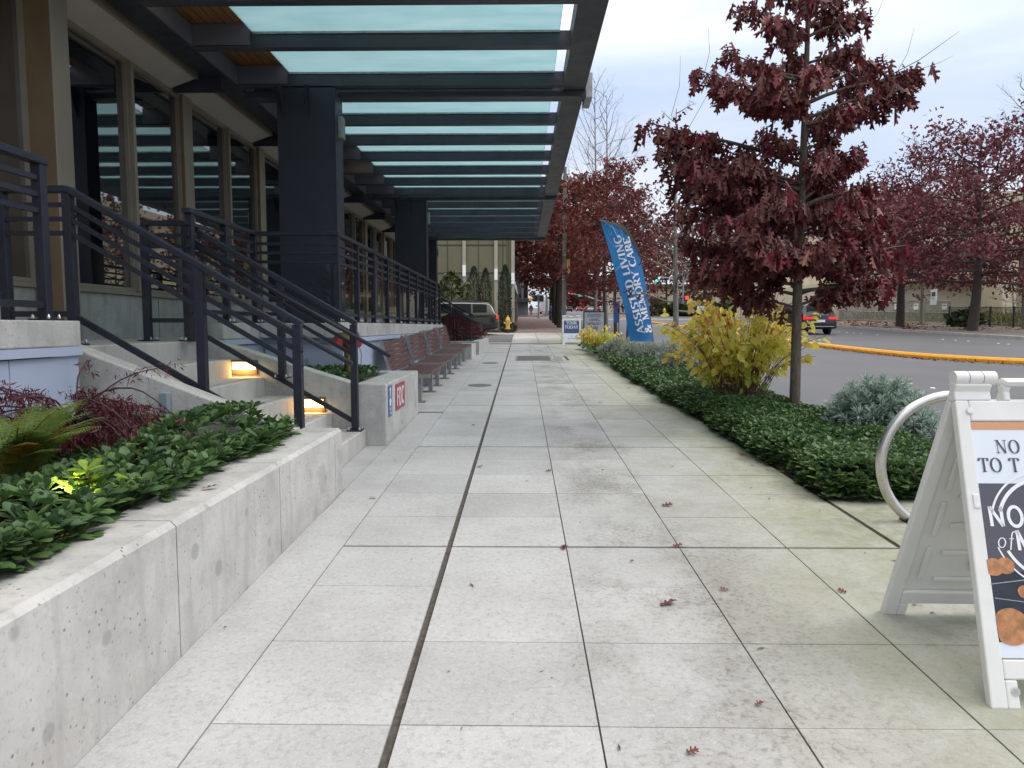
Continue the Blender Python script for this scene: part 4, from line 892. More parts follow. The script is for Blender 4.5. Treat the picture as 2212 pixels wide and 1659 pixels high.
# ------------------------------------------------------------ covers in the walk
def disc(px, py, r, label):
    p = aG(px, py); o = MB().lathe([(r,0),(r,.004),(r*.9,.0055),(r*.88,.0045),(.01,.0045)], (0,0,0), 40).obj('manhole_cover', M['gcover'], None, origin=(0,0,0), smooth=False)
    o.location = (p.x, p.y, G(p.y)+.001); o.rotation_euler = (math.atan(SL),0,0); tag(o, label, 'manhole cover', 'round covers in the walk')
M['gcover'] = pm('cast_cover', (.17,.175,.16), .7, .3, var=.2, scale=30, bump=.5)
disc(1036, 832.5, .225, 'round grey cover in the walk nearer the sign planter'); disc(1059, 784.4, .215, 'round grey cover in the walk by the far end of the benches')
t = thing('utility_hatch', 'dark rectangular utility hatch with pale metal frame in the walk', 'hatch', (.3, 20, G(20)))
MB().slab(-.13, 19.15, .78, 20.9, .02, .007).obj('cover', pm('hatch_dark', (.13,.135,.14), .6, .4, var=.2, scale=30), t)
MB().slab(-.18, 19.13, -.131, 20.92, .02, .009).slab(.781, 19.13, .83, 20.92, .02, .009).slab(.90, 19.2, 1.12, 20.85, .02, .006).obj('frame', M['galv'], t); MB().slab(1.22, 19.3, 1.29, 20.9, .02, .007).obj('slot', M['filler'], t)
# ------------------------------------------------------------ concrete lamp pole
p = Vector((1.83, 31.0, 0)); p.x = (1218-1128)/F*31; t = thing('lamp_pole', 'tall grey concrete lamp pole rising past the canopy edge', 'lamp pole', (p.x, 31, G(31)))
MB().lathe([(.10,0),(.085,4),(.075,7.4)], (p.x, 31, G(31)), 16).obj('pole', M['concpole'], t, smooth=2)
MB().lathe([(.105,3.65),(.105,3.68)], (p.x, 31, G(31)), 12).lathe([(.1,2.6),(.1,2.63)], (p.x,31,G(31)), 12).obj('strap', M['bolt'], t); MB().box(p.x+.1, 30.98, G(31)+2.75, p.x+.24, 31.02, G(31)+3.5).obj('small_sign', M['amberboard'] if 'amberboard' in M else pm('sign_yellow', (.7,.5,.15), .5), t)

# ------------------------------------------------------------ leaves
def fold(outline, mid, k=.25, curl=0.0):
    """outline: right half (x>=0) from base to tip as (x, y); mid: y of the midrib points; two halves folded along the midrib"""
    v = []; f = []
    n = len(outline)
    for x, y in outline: v.append((x, y, k*x - curl*y*y))
    for x, y in outline[1:-1]: v.append((-x, y, k*x - curl*y*y))
    f.append(tuple(range(n))); f.append(tuple([n-1]+[n+i-0 for i in range(n-3, -1, -1)]+[0]))
    return v, f
OAK = fold([(0,0),(.03,.10),(.15,.15),(.21,.24),(.06,.27),(.07,.36),(.27,.47),(.31,.59),(.10,.53),(.10,.62),(.23,.80),(.17,.88),(.08,.82),(0,1.0)], None, .55, .32)
OVATE = ([(0,0,0),(.22,.18,.05),(.33,.42,.07),(.22,.74,.02),(0,1.0,-.10),(-.22,.74,.02),(-.33,.42,.07),(-.22,.18,.05),(0,.5,-.02)], [(0,1,8),(1,2,8),(2,3,8),(3,4,8),(4,5,8),(5,6,8),(6,7,8),(7,0,8)])
PACH = ([(0,0,0),(.14,.35,.05),(.26,.66,.05),(.16,.90,0),(0,1,-.04),(-.16,.90,0),(-.26,.66,.05),(-.14,.35,.05),(0,.55,-.01)], [(0,1,8),(1,2,8),(2,3,8),(3,4,8),(4,5,8),(5,6,8),(6,7,8),(7,0,8)])
NARROW = ([(0,0,0),(.095,.5,.015),(0,1,-.06),(-.095,.5,.015)], [(0,1,2),(0,2,3)])
STAR = ([(0,0,0),(.35,.35,.05),(.12,.5,0),(.3,.85,-.05),(0,1,-.1),(-.3,.85,-.05),(-.12,.5,0),(-.35,.35,.05)], [(0,1,2,6,7),(2,3,4,5,6)])
def unit(rng, n): v = rng.normal(size=(n,3)); return v/np.linalg.norm(v, axis=1, keepdims=True)
class Tree:
    def __init__(s, seed): s.rng = np.random.default_rng(seed); s.twigs = []; s.trunk = MB(); s.limbs = MB(); s.tw = MB()
    def path(s, p0, p1, bend=.1, n=7, sag=0.0):
        p0, p1 = np.array(p0, float), np.array(p1, float); L = np.linalg.norm(p1-p0); o = s.rng.normal(0, bend*L*.35, 3); o2 = s.rng.normal(0, bend*L*.2, 3); r = []
        for i in range(n):
            t = i/(n-1); r.append(p0+(p1-p0)*t + o*math.sin(math.pi*t) + o2*math.sin(2*math.pi*t) + np.array([0,0,-sag*L*t*(t-1)*-1 if sag else 0]))
        return r
    def limb(s, p0, p1, r0, sub=6, sublen=.4, bend=.15, twig=.4, seg=6, depth=1, sag=0., start=.25, up=.15):
        pl = s.path(p0, p1, bend, 7, sag); s.limbs.tube(pl, [r0*(1-.8*i/6)+.0015 for i in range(7)], seg)
        d = np.array(p1)-np.array(p0); L = np.linalg.norm(d); d /= L
        for k in range(sub):
            t = start+(1-start)*(k+s.rng.uniform(0,1))/sub; i = min(5, int(t*6)); q = pl[i]+(pl[i+1]-pl[i])*(t*6-i)
            a = unit(s.rng, 1)[0]; a -= d*a.dot(d); a /= np.linalg.norm(a)+1e-6; dd = d*.75+a*.75+np.array([0,0,up]); dd /= np.linalg.norm(dd); l = sublen*L*(1.1-.6*t)*s.rng.uniform(.6,1.3)
            e = q+dd*l; pp = s.path(q, e, .2, 4); s.tw.tube(pp, [max(.0015, r0*.3*(1-.25*j)) for j in range(4)], 4, cap=False); s.twigs.append((pp, l))
            if depth > 1:
                for m in range(2):
                    q2 = pp[1+m]; a = unit(s.rng,1)[0]; e2 = q2+(dd*.7+a*.6)*l*.6; p2 = s.path(q2, e2, .2, 3); s.tw.tube(p2, [.0025*max(1,r0/.03)]*3, 3, cap=False); s.twigs.append((p2, l*.6))
        s.twigs.append((pl[3:], L*.5))
    def pts(s, n, spread=.05, power=1):
        ls = np.array([t[1] for t in s.twigs]); pr = ls/ls.sum(); idx = s.rng.choice(len(ls), n, p=pr); P = []; D = []
        for i in idx:
            pp = s.twigs[i][0]; m = len(pp)-1; t = s.rng.uniform(.05, 1)*m; k = min(m-1, int(t)); P.append(pp[k]+(pp[k+1]-pp[k])*(t-k)); D.append(pp[k+1]-pp[k])
        P = np.array(P)+s.rng.normal(0, spread, (n,3)); D = np.array(D); D /= np.linalg.norm(D, axis=1, keepdims=True)+1e-9; return P, D
    def finish(s, t, bark, leaf=None, n=0, tmpl=OAK, size=.16, droop=.8, spread=.05, clump=.5, part='crown', smin=.7):
        s.trunk.obj('trunk', bark, t, smooth=True)
        if len(s.limbs.v): s.limbs.obj('limbs', bark, t, smooth=True)
        if len(s.tw.v): s.tw.obj('twig_sprays', bark, t, smooth=True)
        if n:
            P, D = s.pts(n, spread); d = D*.5+unit(s.rng, n)*.75; d[:,2] -= droop
            rn = np.clip(.5+.28*s.rng.normal(size=n)+.15*np.sin(P[:,0]*2.3+P[:,2]*1.7), 0, 1)
            scatter('crown', tmpl[0], tmpl[1], P, frames(d, s.rng, None, 1.2), size*s.rng.uniform(smin, 1.2, n), rn, leaf, t)
def oak_base(t, s, base, pts, rad, seg=12): s.trunk.tube(pts, rad, seg)
# ---------------- the main young red oak in the bed
bY = 8.77; s = Tree(11); base = aY(1716, 930, bY); gb = Vector((base.x, bY, G(bY)))
t = thing('oak_tree', 'young red oak with large drooping dark maroon leaves in the green bed', 'tree', gb)
tp = [gb+Vector((0,0,-.05)), gb+Vector((0,0,.06)), aY(1717,860,bY), aY(1721,700,bY), aY(1726,520,bY), aY(1736,320,bY), aY(1742,150,bY), aY(1748,-60,bY), aY(1752,-240,bY)]
s.trunk.tube(smooth(tp, 4), list(np.interp(np.linspace(0,1,33), [0,.04,.15,.5,1], [.115,.09,.070,.052,.012])), 14)
def trunk_at(py): q = aY(np.interp(py, [-240,-60,150,320,520,700,860], [1752,1748,1742,1736,1726,1721,1717]), py, bY); return np.array(q)
ends = [(1590,15,.1),(1640,-40,.3),(1700,-60,-.4),(1800,-50,.4),(1850,-20,-.3),(1870,30,.2),(1665,40,-.6),(1805,25,.7),(1740,-10,-.8),(1690,60,.6),
        (1510,150,-.1),(1565,110,.4),(1570,185,-.3),(1620,215,.3),(1640,140,-.8),(1700,120,.9),(1760,150,-1.0),(1830,120,.8),(1860,90,-.4),(1905,130,.3),(1985,150,.0),(1960,190,-.4),(1920,215,.4),(1860,225,-.6),(1800,235,.7),(1690,200,-.7),
        (1400,265,.0),(1440,320,.3),(1480,335,-.3),(1530,350,.5),(1590,345,-.6),(1640,360,.8),(1455,345,.1),(1500,385,-.5),(1780,350,-.8),(1845,345,.3),(1885,395,.5),(1850,410,-.6),(1800,400,.9),
        (1465,395,.3),(1470,440,-.3),(1520,430,.6),(1560,470,-.7),(1600,420,.9),(1640,450,-1.0),(1700,420,-1.1),(1760,440,1.0),(1830,450,-.7),(1890,450,.4),(1940,470,-.2),
        (1485,520,.1),(1500,570,.5),(1540,560,-.5),(1590,560,.9),(1650,540,-1.2),(1720,520,1.3),(1780,540,-1.2),(1840,540,.9),(1900,545,-.4),(1955,530,.2),(1930,590,.0),(1880,605,.5),(1700,590,-.9),(1585,640,.1),(1520,595,.3),(1800,290,.3),(1860,315,-.2),(1790,325,-.5),(1690,300,.4),(1640,290,-.2),(1760,590,.7),(1830,590,-.5),(1905,625,-.2),(1860,570,.9),(1680,500,1.1),(1600,510,-1.1)]
ends = [(a, b, b+20+.22*abs(a-1735) if b < 420 else min(665, b+10+.15*abs(a-1735)), c) for a, b, c in ends]
for ex, ey, ty, dy in ends:
    if 1605 < ex < 1875 and ey > 420: ey = min(ey, 535); ty = min(ty, 570)
    e = np.array(aY(ex, ey, bY+dy)); p0 = trunk_at(ty); L = np.linalg.norm(e-p0)
    s.limb(p0, e, .010+.010*L, sub=int(4+5*L), sublen=.17, bend=.08, start=.2, up=-.03, sag=.0)
s.limbs.tube([trunk_at(430), np.array(aY(1850,200,bY)), np.array(aY(1985,130,bY)), np.array(aY(2072,68,bY))], [.014,.008,.005,.002], 5)
for a, b in (((1480,290),(1560,120)), ((1520,165),(1530,60)), ((1930,170),(1975,60)), ((1870,60),(1910,-10)), ((1450,250),(1470,120)),((1985,150),(2060,120))): s.tw.tube([np.array(aY(*a, bY)), np.array(aY((a[0]+b[0])/2+8, (a[1]+b[1])/2, bY+.05)), np.array(aY(*b, bY))], [.004,.003,.0015], 4, cap=False)
s.finish(t, M['bark'], M['oakleaf'], 8400, OAK, .19, 1.7, .05, smin=.35)
# ---------------- bare sapling
def bare(px, basey, topy, Y, label, name='bare_tree', seed=3, r0=.07, spreadx=1.2, nl=14, leaf=None, nleaf=0, group=None, low=.35, bark=None, lean=0, lsize=.14, upk=.35, z0=None):
    s = Tree(seed); b = aY(px, basey, Y); g = Vector((b.x, Y, G(Y) if z0 is None else z0)); top = aY(px+lean, topy, Y); H = top.z-g.z
    t = thing(name, label, 'tree', g, 0, group); pl = s.path(g, top, .02, 12); s.trunk.tube([np.array(g)-[0,0,.1]]+pl, list(np.linspace(r0*1.1, r0*.12, 13)), 10)
    for k in range(nl):
        q = low+(1-low)*(k+.5)/nl; i = min(10, int(q*11)); p = pl[i]+(pl[i+1]-pl[i])*(q*11-i); az = k*2.4+s.rng.uniform(-.4,.4); L = spreadx*(1.15-q*.85)*s.rng.uniform(.75,1.2)
        e = p+np.array([math.cos(az)*L, math.sin(az)*L, L*upk*s.rng.uniform(.3,1.6)]); s.limb(p, e, r0*.32*(1.2-q*.8), sub=6, sublen=.38, bend=.2, depth=2, start=.2, up=.25)
    s.finish(t, bark or M['barkpale'], leaf, nleaf, STAR, lsize, .9, .03); return t
bare(1461, 790, 235, 15.9, 'slender leafless tree standing behind the big yellow shrub', seed=5, r0=.075, spreadx=1.15, nl=22, leaf=M['oakleaf'], nleaf=130, low=.22)
# ---------------- leafy trees farther off
def leafy(px, Y, zlo, zhi, rad, label, seed, leaf, n, size, r0=.12, bark=None, group=None, X=None, shape=1.0, nl=26, zb=None, spread=.18, name='oak_tree', depth=1, lean=0, sub=7, tmpl=STAR, up=.3):
    s = Tree(seed); x = aY(px, 700, Y).x if X is None else X; g = Vector((x, Y, G(Y) if zb is None else zb)); t = thing(name, label, 'tree', g, 0, group)
    H = zhi-g.z; pl = s.path(g, (x+lean, Y, zhi-.05*H), .02, 12); s.trunk.tube([np.array(g)-[0,0,.1]]+pl, list(np.linspace(r0*1.25, r0*.12, 13)), 10)
    for k in range(nl):
        q = (k+.5)/nl; z = zlo+(zhi-zlo)*q*.93; tt = (z-g.z)/H; i = max(0, min(10, int(tt*11))); p = pl[i]+(pl[i+1]-pl[i])*(tt*11-i)
        env = (math.sin(math.pi*min(1, .18+q*.82))**.7)*(1 if q < .5 else shape) + .1; az = k*2.399+s.rng.uniform(-.3,.3); L = rad*env*s.rng.uniform(.7,1.15)
        e = p+np.array([math.cos(az)*L, math.sin(az)*L, L*(up*(.2+q*1.6)+s.rng.uniform(-.12,.12))]); s.limb(p, e, r0*.30*(1.1-.7*q)+.01, sub=sub, sublen=.34, bend=.14, start=.15, up=.15, depth=depth)
    s.finish(t, bark or M['barkdark'], leaf, n, tmpl, size, .5, spread); return t
leafy(1354, 23.6, 1.9, 6.6, 1.25, 'small red leaved sapling partly hidden by the blue feather flag', 21, M['oakleaf'], 900, .16, .04, spread=.09, bark=M['barkdark'], nl=18, tmpl=OAK)
leafy(1308, 30.2, 3.0, 8.6, 2.45, 'dense crimson tree behind the feather flag and framed sign', 22, M['farleaf'], 5200, .17, .06, spread=.14, nl=30)
row = 'trees lining the brick sidewalk'
leafy(1209, 50, 4.4, 12.2, 4.2, 'large crimson street tree nearest the lamp pole in the sidewalk row', 23, M['farleaf'], 6500, .27, .19, spread=.2, group=row, nl=34)
leafy(1203, 57, 5.0, 13.5, 4.3, 'second crimson street tree in the sidewalk row', 24, M['farleaf'], 3600, .30, .2, spread=.25, group=row)
leafy(1198, 64, 5.0, 13.5, 4.3, 'third crimson street tree in the sidewalk row', 25, M['farleaf'], 2600, .32, .2, spread=.25, group=row)
leafy(1194, 72, 5.2, 14.0, 4.3, 'crimson street tree right behind the person in blue', 26, M['farleaf'], 2200, .34, .2, spread=.25, group=row)
leafy(1190, 82, 5.5, 14.5, 4.3, 'farthest crimson street tree in the sidewalk row', 27, M['farleaf'], 1800, .36, .2, spread=.25, group=row)
leafy(1330, 41, 3.6, 10.2, 2.9, 'crimson tree by the curb behind the feather flag tip', 28, M['farleaf'], 3600, .22, .1, spread=.2, nl=26)
bare(1310, 690, 205, 56, 'tall pale leafless tree above the crimson trees by the canopy', seed=31, r0=.16, spreadx=4.2, nl=26, low=.4, upk=1.1)
bare(1285, 690, 175, 68, 'taller pale leafless tree farther off beside the canopy edge', seed=32, r0=.18, spreadx=4.6, nl=26, low=.45, upk=1.2)
# ---------------- across the street
leafy(1944, 52.8, 4.6, 11.9, 7.6, 'broad maroon oak across the street left of the black iron fence', 41, M['farleaf2'], 9000, .28, .27, spread=.32, nl=40, depth=1, sub=9, up=.22)
leafy(2101, 43, 4.0, 13.6, 6.0, 'broad maroon oak across the street in front of the black iron fence', 42, M['farleaf2'], 9800, .25, .26, spread=.28, nl=42, depth=1, sub=9, up=.22)
bare(2215, 700, 190, 46, 'leafless tree at the right picture edge behind the maroon oaks', seed=43, r0=.2, spreadx=5.0, nl=26, low=.35, upk=.8)
bare(1990, 700, 300, 58, 'thin leafless tree rising above the left maroon oak', seed=44, r0=.16, spreadx=4.5, nl=24, low=.4, upk=.8)
bare(1950, 690, 560, 60, 'small leafless tree behind the temporary fence', seed=45, r0=.12, spreadx=3.0, nl=16, low=.25, upk=.5, leaf=M['duskleaf'], nleaf=260, lsize=.2)
bare(2190, 690, 590, 58, 'small pale leafless tree behind the black iron fence', seed=46, r0=.1, spreadx=2.6, nl=16, low=.2, upk=.5, leaf=M['duskleaf'], nleaf=160, lsize=.2)
fg = 'distant trees beyond the crossing'
rr = random.Random(5)
far = [(1440,135,480,4200),(1475,150,500,0),(1520,128,470,1),(1560,140,520,2),(1600,125,500,0),(1640,118,520,1),(1700,122,500,2),(1385,150,520,0),(1345,210,600,1),(1300,260,610,0),(1250,300,615,2),(1225,340,620,1),(1275,330,612,2),(1180,170,560,0),(1800,105,480,1),(1880,100,470,2)]
lbn = ['brown leaved tree left of the traffic signal mast', 'brown tree right behind the traffic signal mast', 'thin brown tree right of the signal mast', 'brown tree above the low hedge across the crossing', 'brown tree behind the maroon oak foliage', 'brown tree left of the black car roof', 'brown tree above the black car', 'brown tree right of the blue feather flag', 'far brown tree over the queue of cars', 'far brown tree at the end of the street', 'farthest brown tree over the road end', 'farthest brown tree left of the road end', 'brown tree over the far red car', 'brown tree beyond the end of the brick sidewalk', 'brown tree in front of the beige building', 'brown tree beside the beige building windows']
for k, ((px, Y, py, _), lab) in enumerate(zip(far, lbn)):
    ztop = aY(px, py, Y).z; gz = G(Y); leafy(px, Y, gz+(ztop-gz)*.18, ztop, (ztop-gz)*.42, lab, 60+k, [M['duskleaf'], M['farleaf'], M['duskleaf']][k%3], 900, .006*Y, .2, group=fg, spread=.4*Y/130, nl=20, sub=6, up=.6)
def conifer(px, Y, py, rad, label, seed):
    rng = np.random.default_rng(seed); x = aY(px, 700, Y).x; g = Vector((x, Y, G(Y))); top = aY(px, py, Y).z; t = thing('conifer_tree', label, 'tree', g)
    MB().tube([g, (x, Y, top)], [.3, .03], 8).obj('trunk', M['barkdark'], t); n = 5200; q = rng.uniform(0, 1, n)**.8; h = g.z+2+(top-g.z-2)*q; r = rad*(1-q)**.8*rng.uniform(.25, 1.05, n)*(.75+.25*np.sin(h*2.4)); a = rng.uniform(0, 6.283, n)
    P = np.stack([x+r*np.cos(a), Y+r*np.sin(a), h-r*.25], 1); d = np.stack([np.cos(a), np.sin(a), -.3+0*a], 1); scatter('crown', NARROW[0], NARROW[1], P, frames(d, rng, None, .5), rng.uniform(.6, 1.3, n)*np.where(True, 1.2, 1), rng.uniform(0,1,n), M['cypress'], t)
conifer(1562, 170, 372, 7.5, 'tall dark green conifer rising behind the maroon oak', 1); conifer(1250, 380, 615, 8, 'dark conifer at the far end of the street', 2)
# ---------------- pachysandra
def rosettes(P, rng, size, per=7, tilt=.45, lean=None):
    n = len(P); pos = []; D = []; S = []; U = []; Rn = []
    for tier, (tl, sc_, dz) in enumerate(((tilt, 1.0, 0), (tilt+.75, .62, .012))):
        for k in range(per if tier == 0 else per-3):
            a = rng.uniform(0, .5, n)+2*math.pi*k/(per if tier == 0 else per-3)+tier*.5+np.arange(n); el = rng.normal(tl, .25, n)
            d = np.stack([np.cos(a)*np.cos(el), np.sin(a)*np.cos(el), np.sin(el)], 1)
            if lean is not None: d = d+lean*.35
            pos.append(P+np.array([0,0,dz])); D.append(d); S.append(size*sc_*rng.uniform(.75,1.15,n)); U.append(np.tile([0,0,1.],(n,1)))
    return np.concatenate(pos), np.concatenate(D), np.concatenate(S), np.concatenate(U)
def jitter_grid(rng, x0, x1, y0, y1, step):
    xs = np.arange(x0, x1, step); ys = np.arange(y0, y1, step); X, Y = np.meshgrid(xs, ys); P = np.stack([X.ravel(), Y.ravel()], 1); return P+rng.uniform(-step*.45, step*.45, P.shape)
def pachy(name, P2, hfun, rng, size, seedname, label, origin, mat='pachy'):
    h = hfun(P2); keep = h > -50; P2 = P2[keep]; h = h[keep]; P = np.stack([P2[:,0], P2[:,1], h], 1)
    clump = (.5+.5*np.sin(P2[:,0]*5.1+1.3*np.sin(P2[:,1]*3.7))*np.cos(P2[:,1]*4.3)); P[:,2] += .05*clump
    base = np.clip(.45+.20*rng.normal(size=len(P))+.10*clump, 0, .93)
    pos, D, S, U = rosettes(P, rng, size); rn = np.tile(base, len(pos)//len(P))+rng.normal(0, .05, len(pos)); rn = np.clip(rn, 0, 1)
    o = scatter(name, PACH[0], PACH[1], pos, frames(D, rng, U, .12), S, rn, M[mat], None, origin=origin); o['kind'] = 'stuff'; o['label'] = label; o['category'] = 'ground cover'; return o
rng = np.random.default_rng(4)
def edgex(y): return 2.40 - .02*np.sin(y*1.9) - .03*np.sin(y*4.7+1)-.016*(y-5.3)
def bedh(P2):
    x, y = P2[:,0], P2[:,1]; e = (x-(edgex(y)-.12)); h = .06+.14*np.clip(e/.22, 0, 1)**.6 - .10*np.clip((x-3.45)/.3, 0, 1); h *= np.clip((y-5.20)/.18, .4, 1)
    h = G(y)+h+.03*np.sin(x*3.1+y*1.3); h = np.where((e < 0), -99, h); tr = np.hypot(x-base.x, y-bY) < .28; h = np.where(tr, G(y)+.03, h); return h
P2 = np.concatenate([jitter_grid(rng, 2.05, 3.72, 5.28, 9.2, .062), jitter_grid(rng, 2.0, 3.72, 9.2, 15, .082)]); pachy('ground_cover', P2, bedh, rng, .082, 'a', 'glossy dark green ground cover filling the near part of the bed under the oak', (2.9, 9, .2))
P2 = jitter_grid(rng, 1.85, 3.72, 15, 24.5, .12); pachy('ground_cover', P2, bedh, rng, .10, 'b', 'dark green ground cover in the far part of the bed below the flag', (2.9, 20, .5))
def nph(P2):
    x, y = P2[:,0], P2[:,1]; h = .61+.11*np.clip((-1.74-x)/.25, -.3, 1)+.03*np.sin(3.3*x+2.1*y); h += .14*np.clip((y-3.6)/1.2, 0, 1)*np.clip((-1.72-x)/.2,0,1)*(1-np.clip((-2.05-x)/.35,0,1))-.05*np.clip((-2.1-x)/.4,0,1); h = np.where(x > -1.76, np.maximum(h, .68), h); h = np.where(x > -1.655+.04*np.sin(y*6), -99, h); return h
P2 = jitter_grid(rng, -3.1, -1.60, 1.2, 5.24, .088); o = pachy('ground_cover', P2, nph, rng, .094, 'c', 'broad leaved green ground cover spilling over the near planter wall', (-2.3, 3, .6))
P2 = jitter_grid(rng, -2.9, -1.80, 7.75, 9.35, .10); pachy('ground_cover', P2, lambda p: .78+.10*np.clip((-1.8-p[:,0])/.2,0,1)+0*p[:,0], rng, .085, 'd', 'dark green ground cover in the sign planter by the first bench', (-2.2, 8.5, .75))
P2 = jitter_grid(rng, -1.9, -1.6, 21.8, 27.5, .14); pachy('ground_cover', P2, lambda p: .93+0*p[:,0], rng, .10, 'e', 'low green ground cover in the low planter before the red hedge', (-1.7, 24, .9))
def skirt(name, pts, out, zs, base, rng, size, label, origin):
    P = []; O = []
    for (x, y), o in zip(pts, out):
        for z in zs: P.append((x+o[0]*rng.uniform(-.05,.03), y+o[1]*rng.uniform(-.05,.03), (G(y) if base is None else base)+z+rng.uniform(-.02,.02))); O.append((o[0], o[1], .1))
    P = np.array(P); O = np.array(O); pos, D, S, U = rosettes(P, rng, size, 6, .2); rep = len(pos)//len(P); D = D+np.tile(O, (rep,1))*.7; rn = np.clip(np.tile(rng.normal(.4,.18,len(P)), rep), 0, 1)
    o = scatter(name, PACH[0], PACH[1], pos, frames(D, rng, U, .2), S, rn, M['pachy'], None, origin=origin); o['kind'] = 'stuff'; o['label'] = label; o['category'] = 'ground cover'
ys_ = np.arange(5.3, 17, .06); ex_ = edgex(ys_)-.06+rng.normal(0, .02, len(ys_)); xs_ = np.arange(2.3, 3.7, .055)
skirt('ground_cover', list(zip(ex_, ys_))+[(x, 5.27+.03*math.sin(x*9)) for x in xs_]+[(x, 5.33) for x in xs_], [(-1,0)]*len(ys_)+[(0,-1)]*(2*len(xs_)), (.03, .08, .12), None, rng, .075, 'low outer leaves of the green bed hanging over the walk edge', (2.3, 9, .2))
yn = np.arange(1.3, 5.2, .07); skirt('ground_cover', [(-1.70+.03*math.sin(y*6), y) for y in yn], [(1,0)]*len(yn), (.06, .12), .61, rng, .09, 'outer leaves lying on the top of the near planter wall', (-1.7, 3, .66))
M['fern_stalk'] = pm('fern_stalk', (.12,.10,.03), .6)
# lit lime sprigs with the little lamp that lights them
def sprig(name, p, size, n, label, seed, mat):
    r = np.random.default_rng(seed); t = thing(name, label, 'plant', (p[0], p[1], .56)); MB().tube([(p[0], p[1], .56), (p[0]+.01, p[1], p[2])], .004, 5).obj('stem', M['fern_stalk'], t)
    P = np.array([[p[0], p[1], p[2]-.03*(k//5)] for k in range(n)]); a = np.arange(n)*2.4; el = r.uniform(-.1, .7, n); D = np.stack([np.cos(a)*np.cos(el), np.sin(a)*np.cos(el), np.sin(el)], 1)
    scatter('leaves', PACH[0], PACH[1], P, frames(D, r, None, .1), size*r.uniform(.8, 1.1, n), r.uniform(0,1,n), mat, t)
q = aZ(186, 1018, .82); sprig('lime_sprig', q, .085, 24, 'bright yellow sprig lit by the hidden lamp in the near planter', 1, M['lime'])
q2 = aZ(283, 1036, .755); sprig('lime_sprig', q2, .095, 15, 'fresh lime green sprig right of the lit yellow one', 2, M['lime']); q3 = aZ(20, 1180, .68); sprig('lime_sprig', q3, .11, 8, 'lime green sprig at the left picture edge on the planter', 3, M['lime'])
t = thing('garden_light', 'small hidden garden lamp glowing among leaves in the near planter', 'garden light', (q.x-.10, q.y-.10, .56)); MB().lathe([(.03,0),(.035,.09)], (q.x-.10, q.y-.10, .56), 12).obj('body', M['dark'], t); MB().lathe([(.028,.0905),(.028,.096)], (q.x-.10, q.y-.10, .56), 12).obj('lens', M['warm'], t)
l = bpy.data.lights.new('garden_lamp', 'SPOT'); l.energy = 60; l.color = (1, .78, .25); l.spot_size = R(75); l.shadow_soft_size = .02; lo = bpy.data.objects.new('garden_lamp', l); col.objects.link(lo); lo.parent = t; lo.location = (0, 0, .10); lo.rotation_euler = Vector((.10, .10, .16)).to_track_quat('-Z', 'Y').to_euler()
# fern
def fern(p, nf, L, seed, label):
    r = np.random.default_rng(seed); t = thing('fern', label, 'fern', (p[0], p[1], .56)); st = MB(); P = []; D = []; S = []; U = []; Rn = []
    for k in range(nf):
        az = r.uniform(-.9, 3.4) if k % 3 else r.uniform(0, 6.28); ln = L*r.uniform(.7, 1.15); e0 = r.uniform(1.15, 1.56); pts = []; q = np.array([p[0], p[1], .60]); hue = r.uniform(.08, .6) if k % 13 else r.uniform(.85, 1)
        for i in range(44):
            el = e0-1.3*(i/43)**1.3; d = np.array([math.cos(az)*math.cos(el), math.sin(az)*math.cos(el), math.sin(el)]); pts.append(q.copy()); sd = np.array([-math.sin(az), math.cos(az), 0])
            if i > 2:
                w_ = ln*.17*math.sin(math.pi*min(1, (i-1)/44*.85+.12))**.8
                for sg in (-1, 1):
                    P.append(q); D.append(sd*sg+d*.45+np.array([0,0,-.12])); S.append(w_); U.append(np.cross(d, sd)); Rn.append(hue)
            q = q+d*ln/44
        st.tube(pts, [.0035*(1-.8*i/43)+.0008 for i in range(44)], 4)
    st.obj('stalks', M['fern_stalk'], t); v = []; f = []           # pinna: toothed blade
    m = 8; w2 = .085
    for i in range(m+1):
        y = i/m; w_ = w2*(1-y*.8) * (1.0 if i % 2 == 0 else .45); v += [(w_, y, -.12*y*y), (-w_, y, -.12*y*y)]
    for i in range(m): f.append((2*i, 2*i+1, 2*i+3, 2*i+2))
    n = len(P); scatter('fronds', v, f, np.array(P), frames(np.array(D), r, np.array(U), .12), np.array(S), np.clip(np.array(Rn)+r.normal(0,.05,n),0,1), M['fern'], t)
M['fern_stalk'] = pm('fern_stalk', (.12,.10,.03), .6)
fern((-2.50, 3.42, 0), 40, .60, 3, 'large green and bronze fern at the left picture edge in the planter'); fern((-2.85, 3.95, 0), 22, .5, 8, 'smaller fern behind the large one against the blue cladding')
# laceleaf maple
r = np.random.default_rng(9); t = thing('laceleaf_maple', 'low dark red laceleaf maple with arching bare twigs behind the fern', 'shrub', (-2.75, 4.3, .56)); tw = MB(); P = []; D = []
for k in range(64):
    az = r.uniform(0, 6.28); L = r.uniform(.35, .80) if k % 4 else r.uniform(.8, 1.35); e0 = r.uniform(.35, 1.25); q = np.array([-2.7, 4.2, .70])+r.normal(0, .04, 3); pts = [q.copy()]; sag = r.uniform(1.0, 2.2); bare_ = k % 4 == 0
    for i in range(12):
        el = e0-sag*(i/11); az += r.normal(0, .16); dv = np.array([math.cos(az)*math.cos(el), math.sin(az)*math.cos(el)*.85, math.sin(el)]); q = q+dv*L/12
        if q[2] < .80: q[2] = .80+r.uniform(0,.07)
        q[1] = min(q[1], 5.24); q[0] = max(q[0], -3.17); pts.append(q.copy())
        if i > (9 if bare_ else 4):
            for m in range(4): P.append(q+r.normal(0, .025, 3)); D.append(dv*.3+np.array([0,0,-.9])+r.normal(0,.5,3))
    tw.tube(pts, [.007*(1-.8*i/12)+.0012 for i in range(13)], 5)
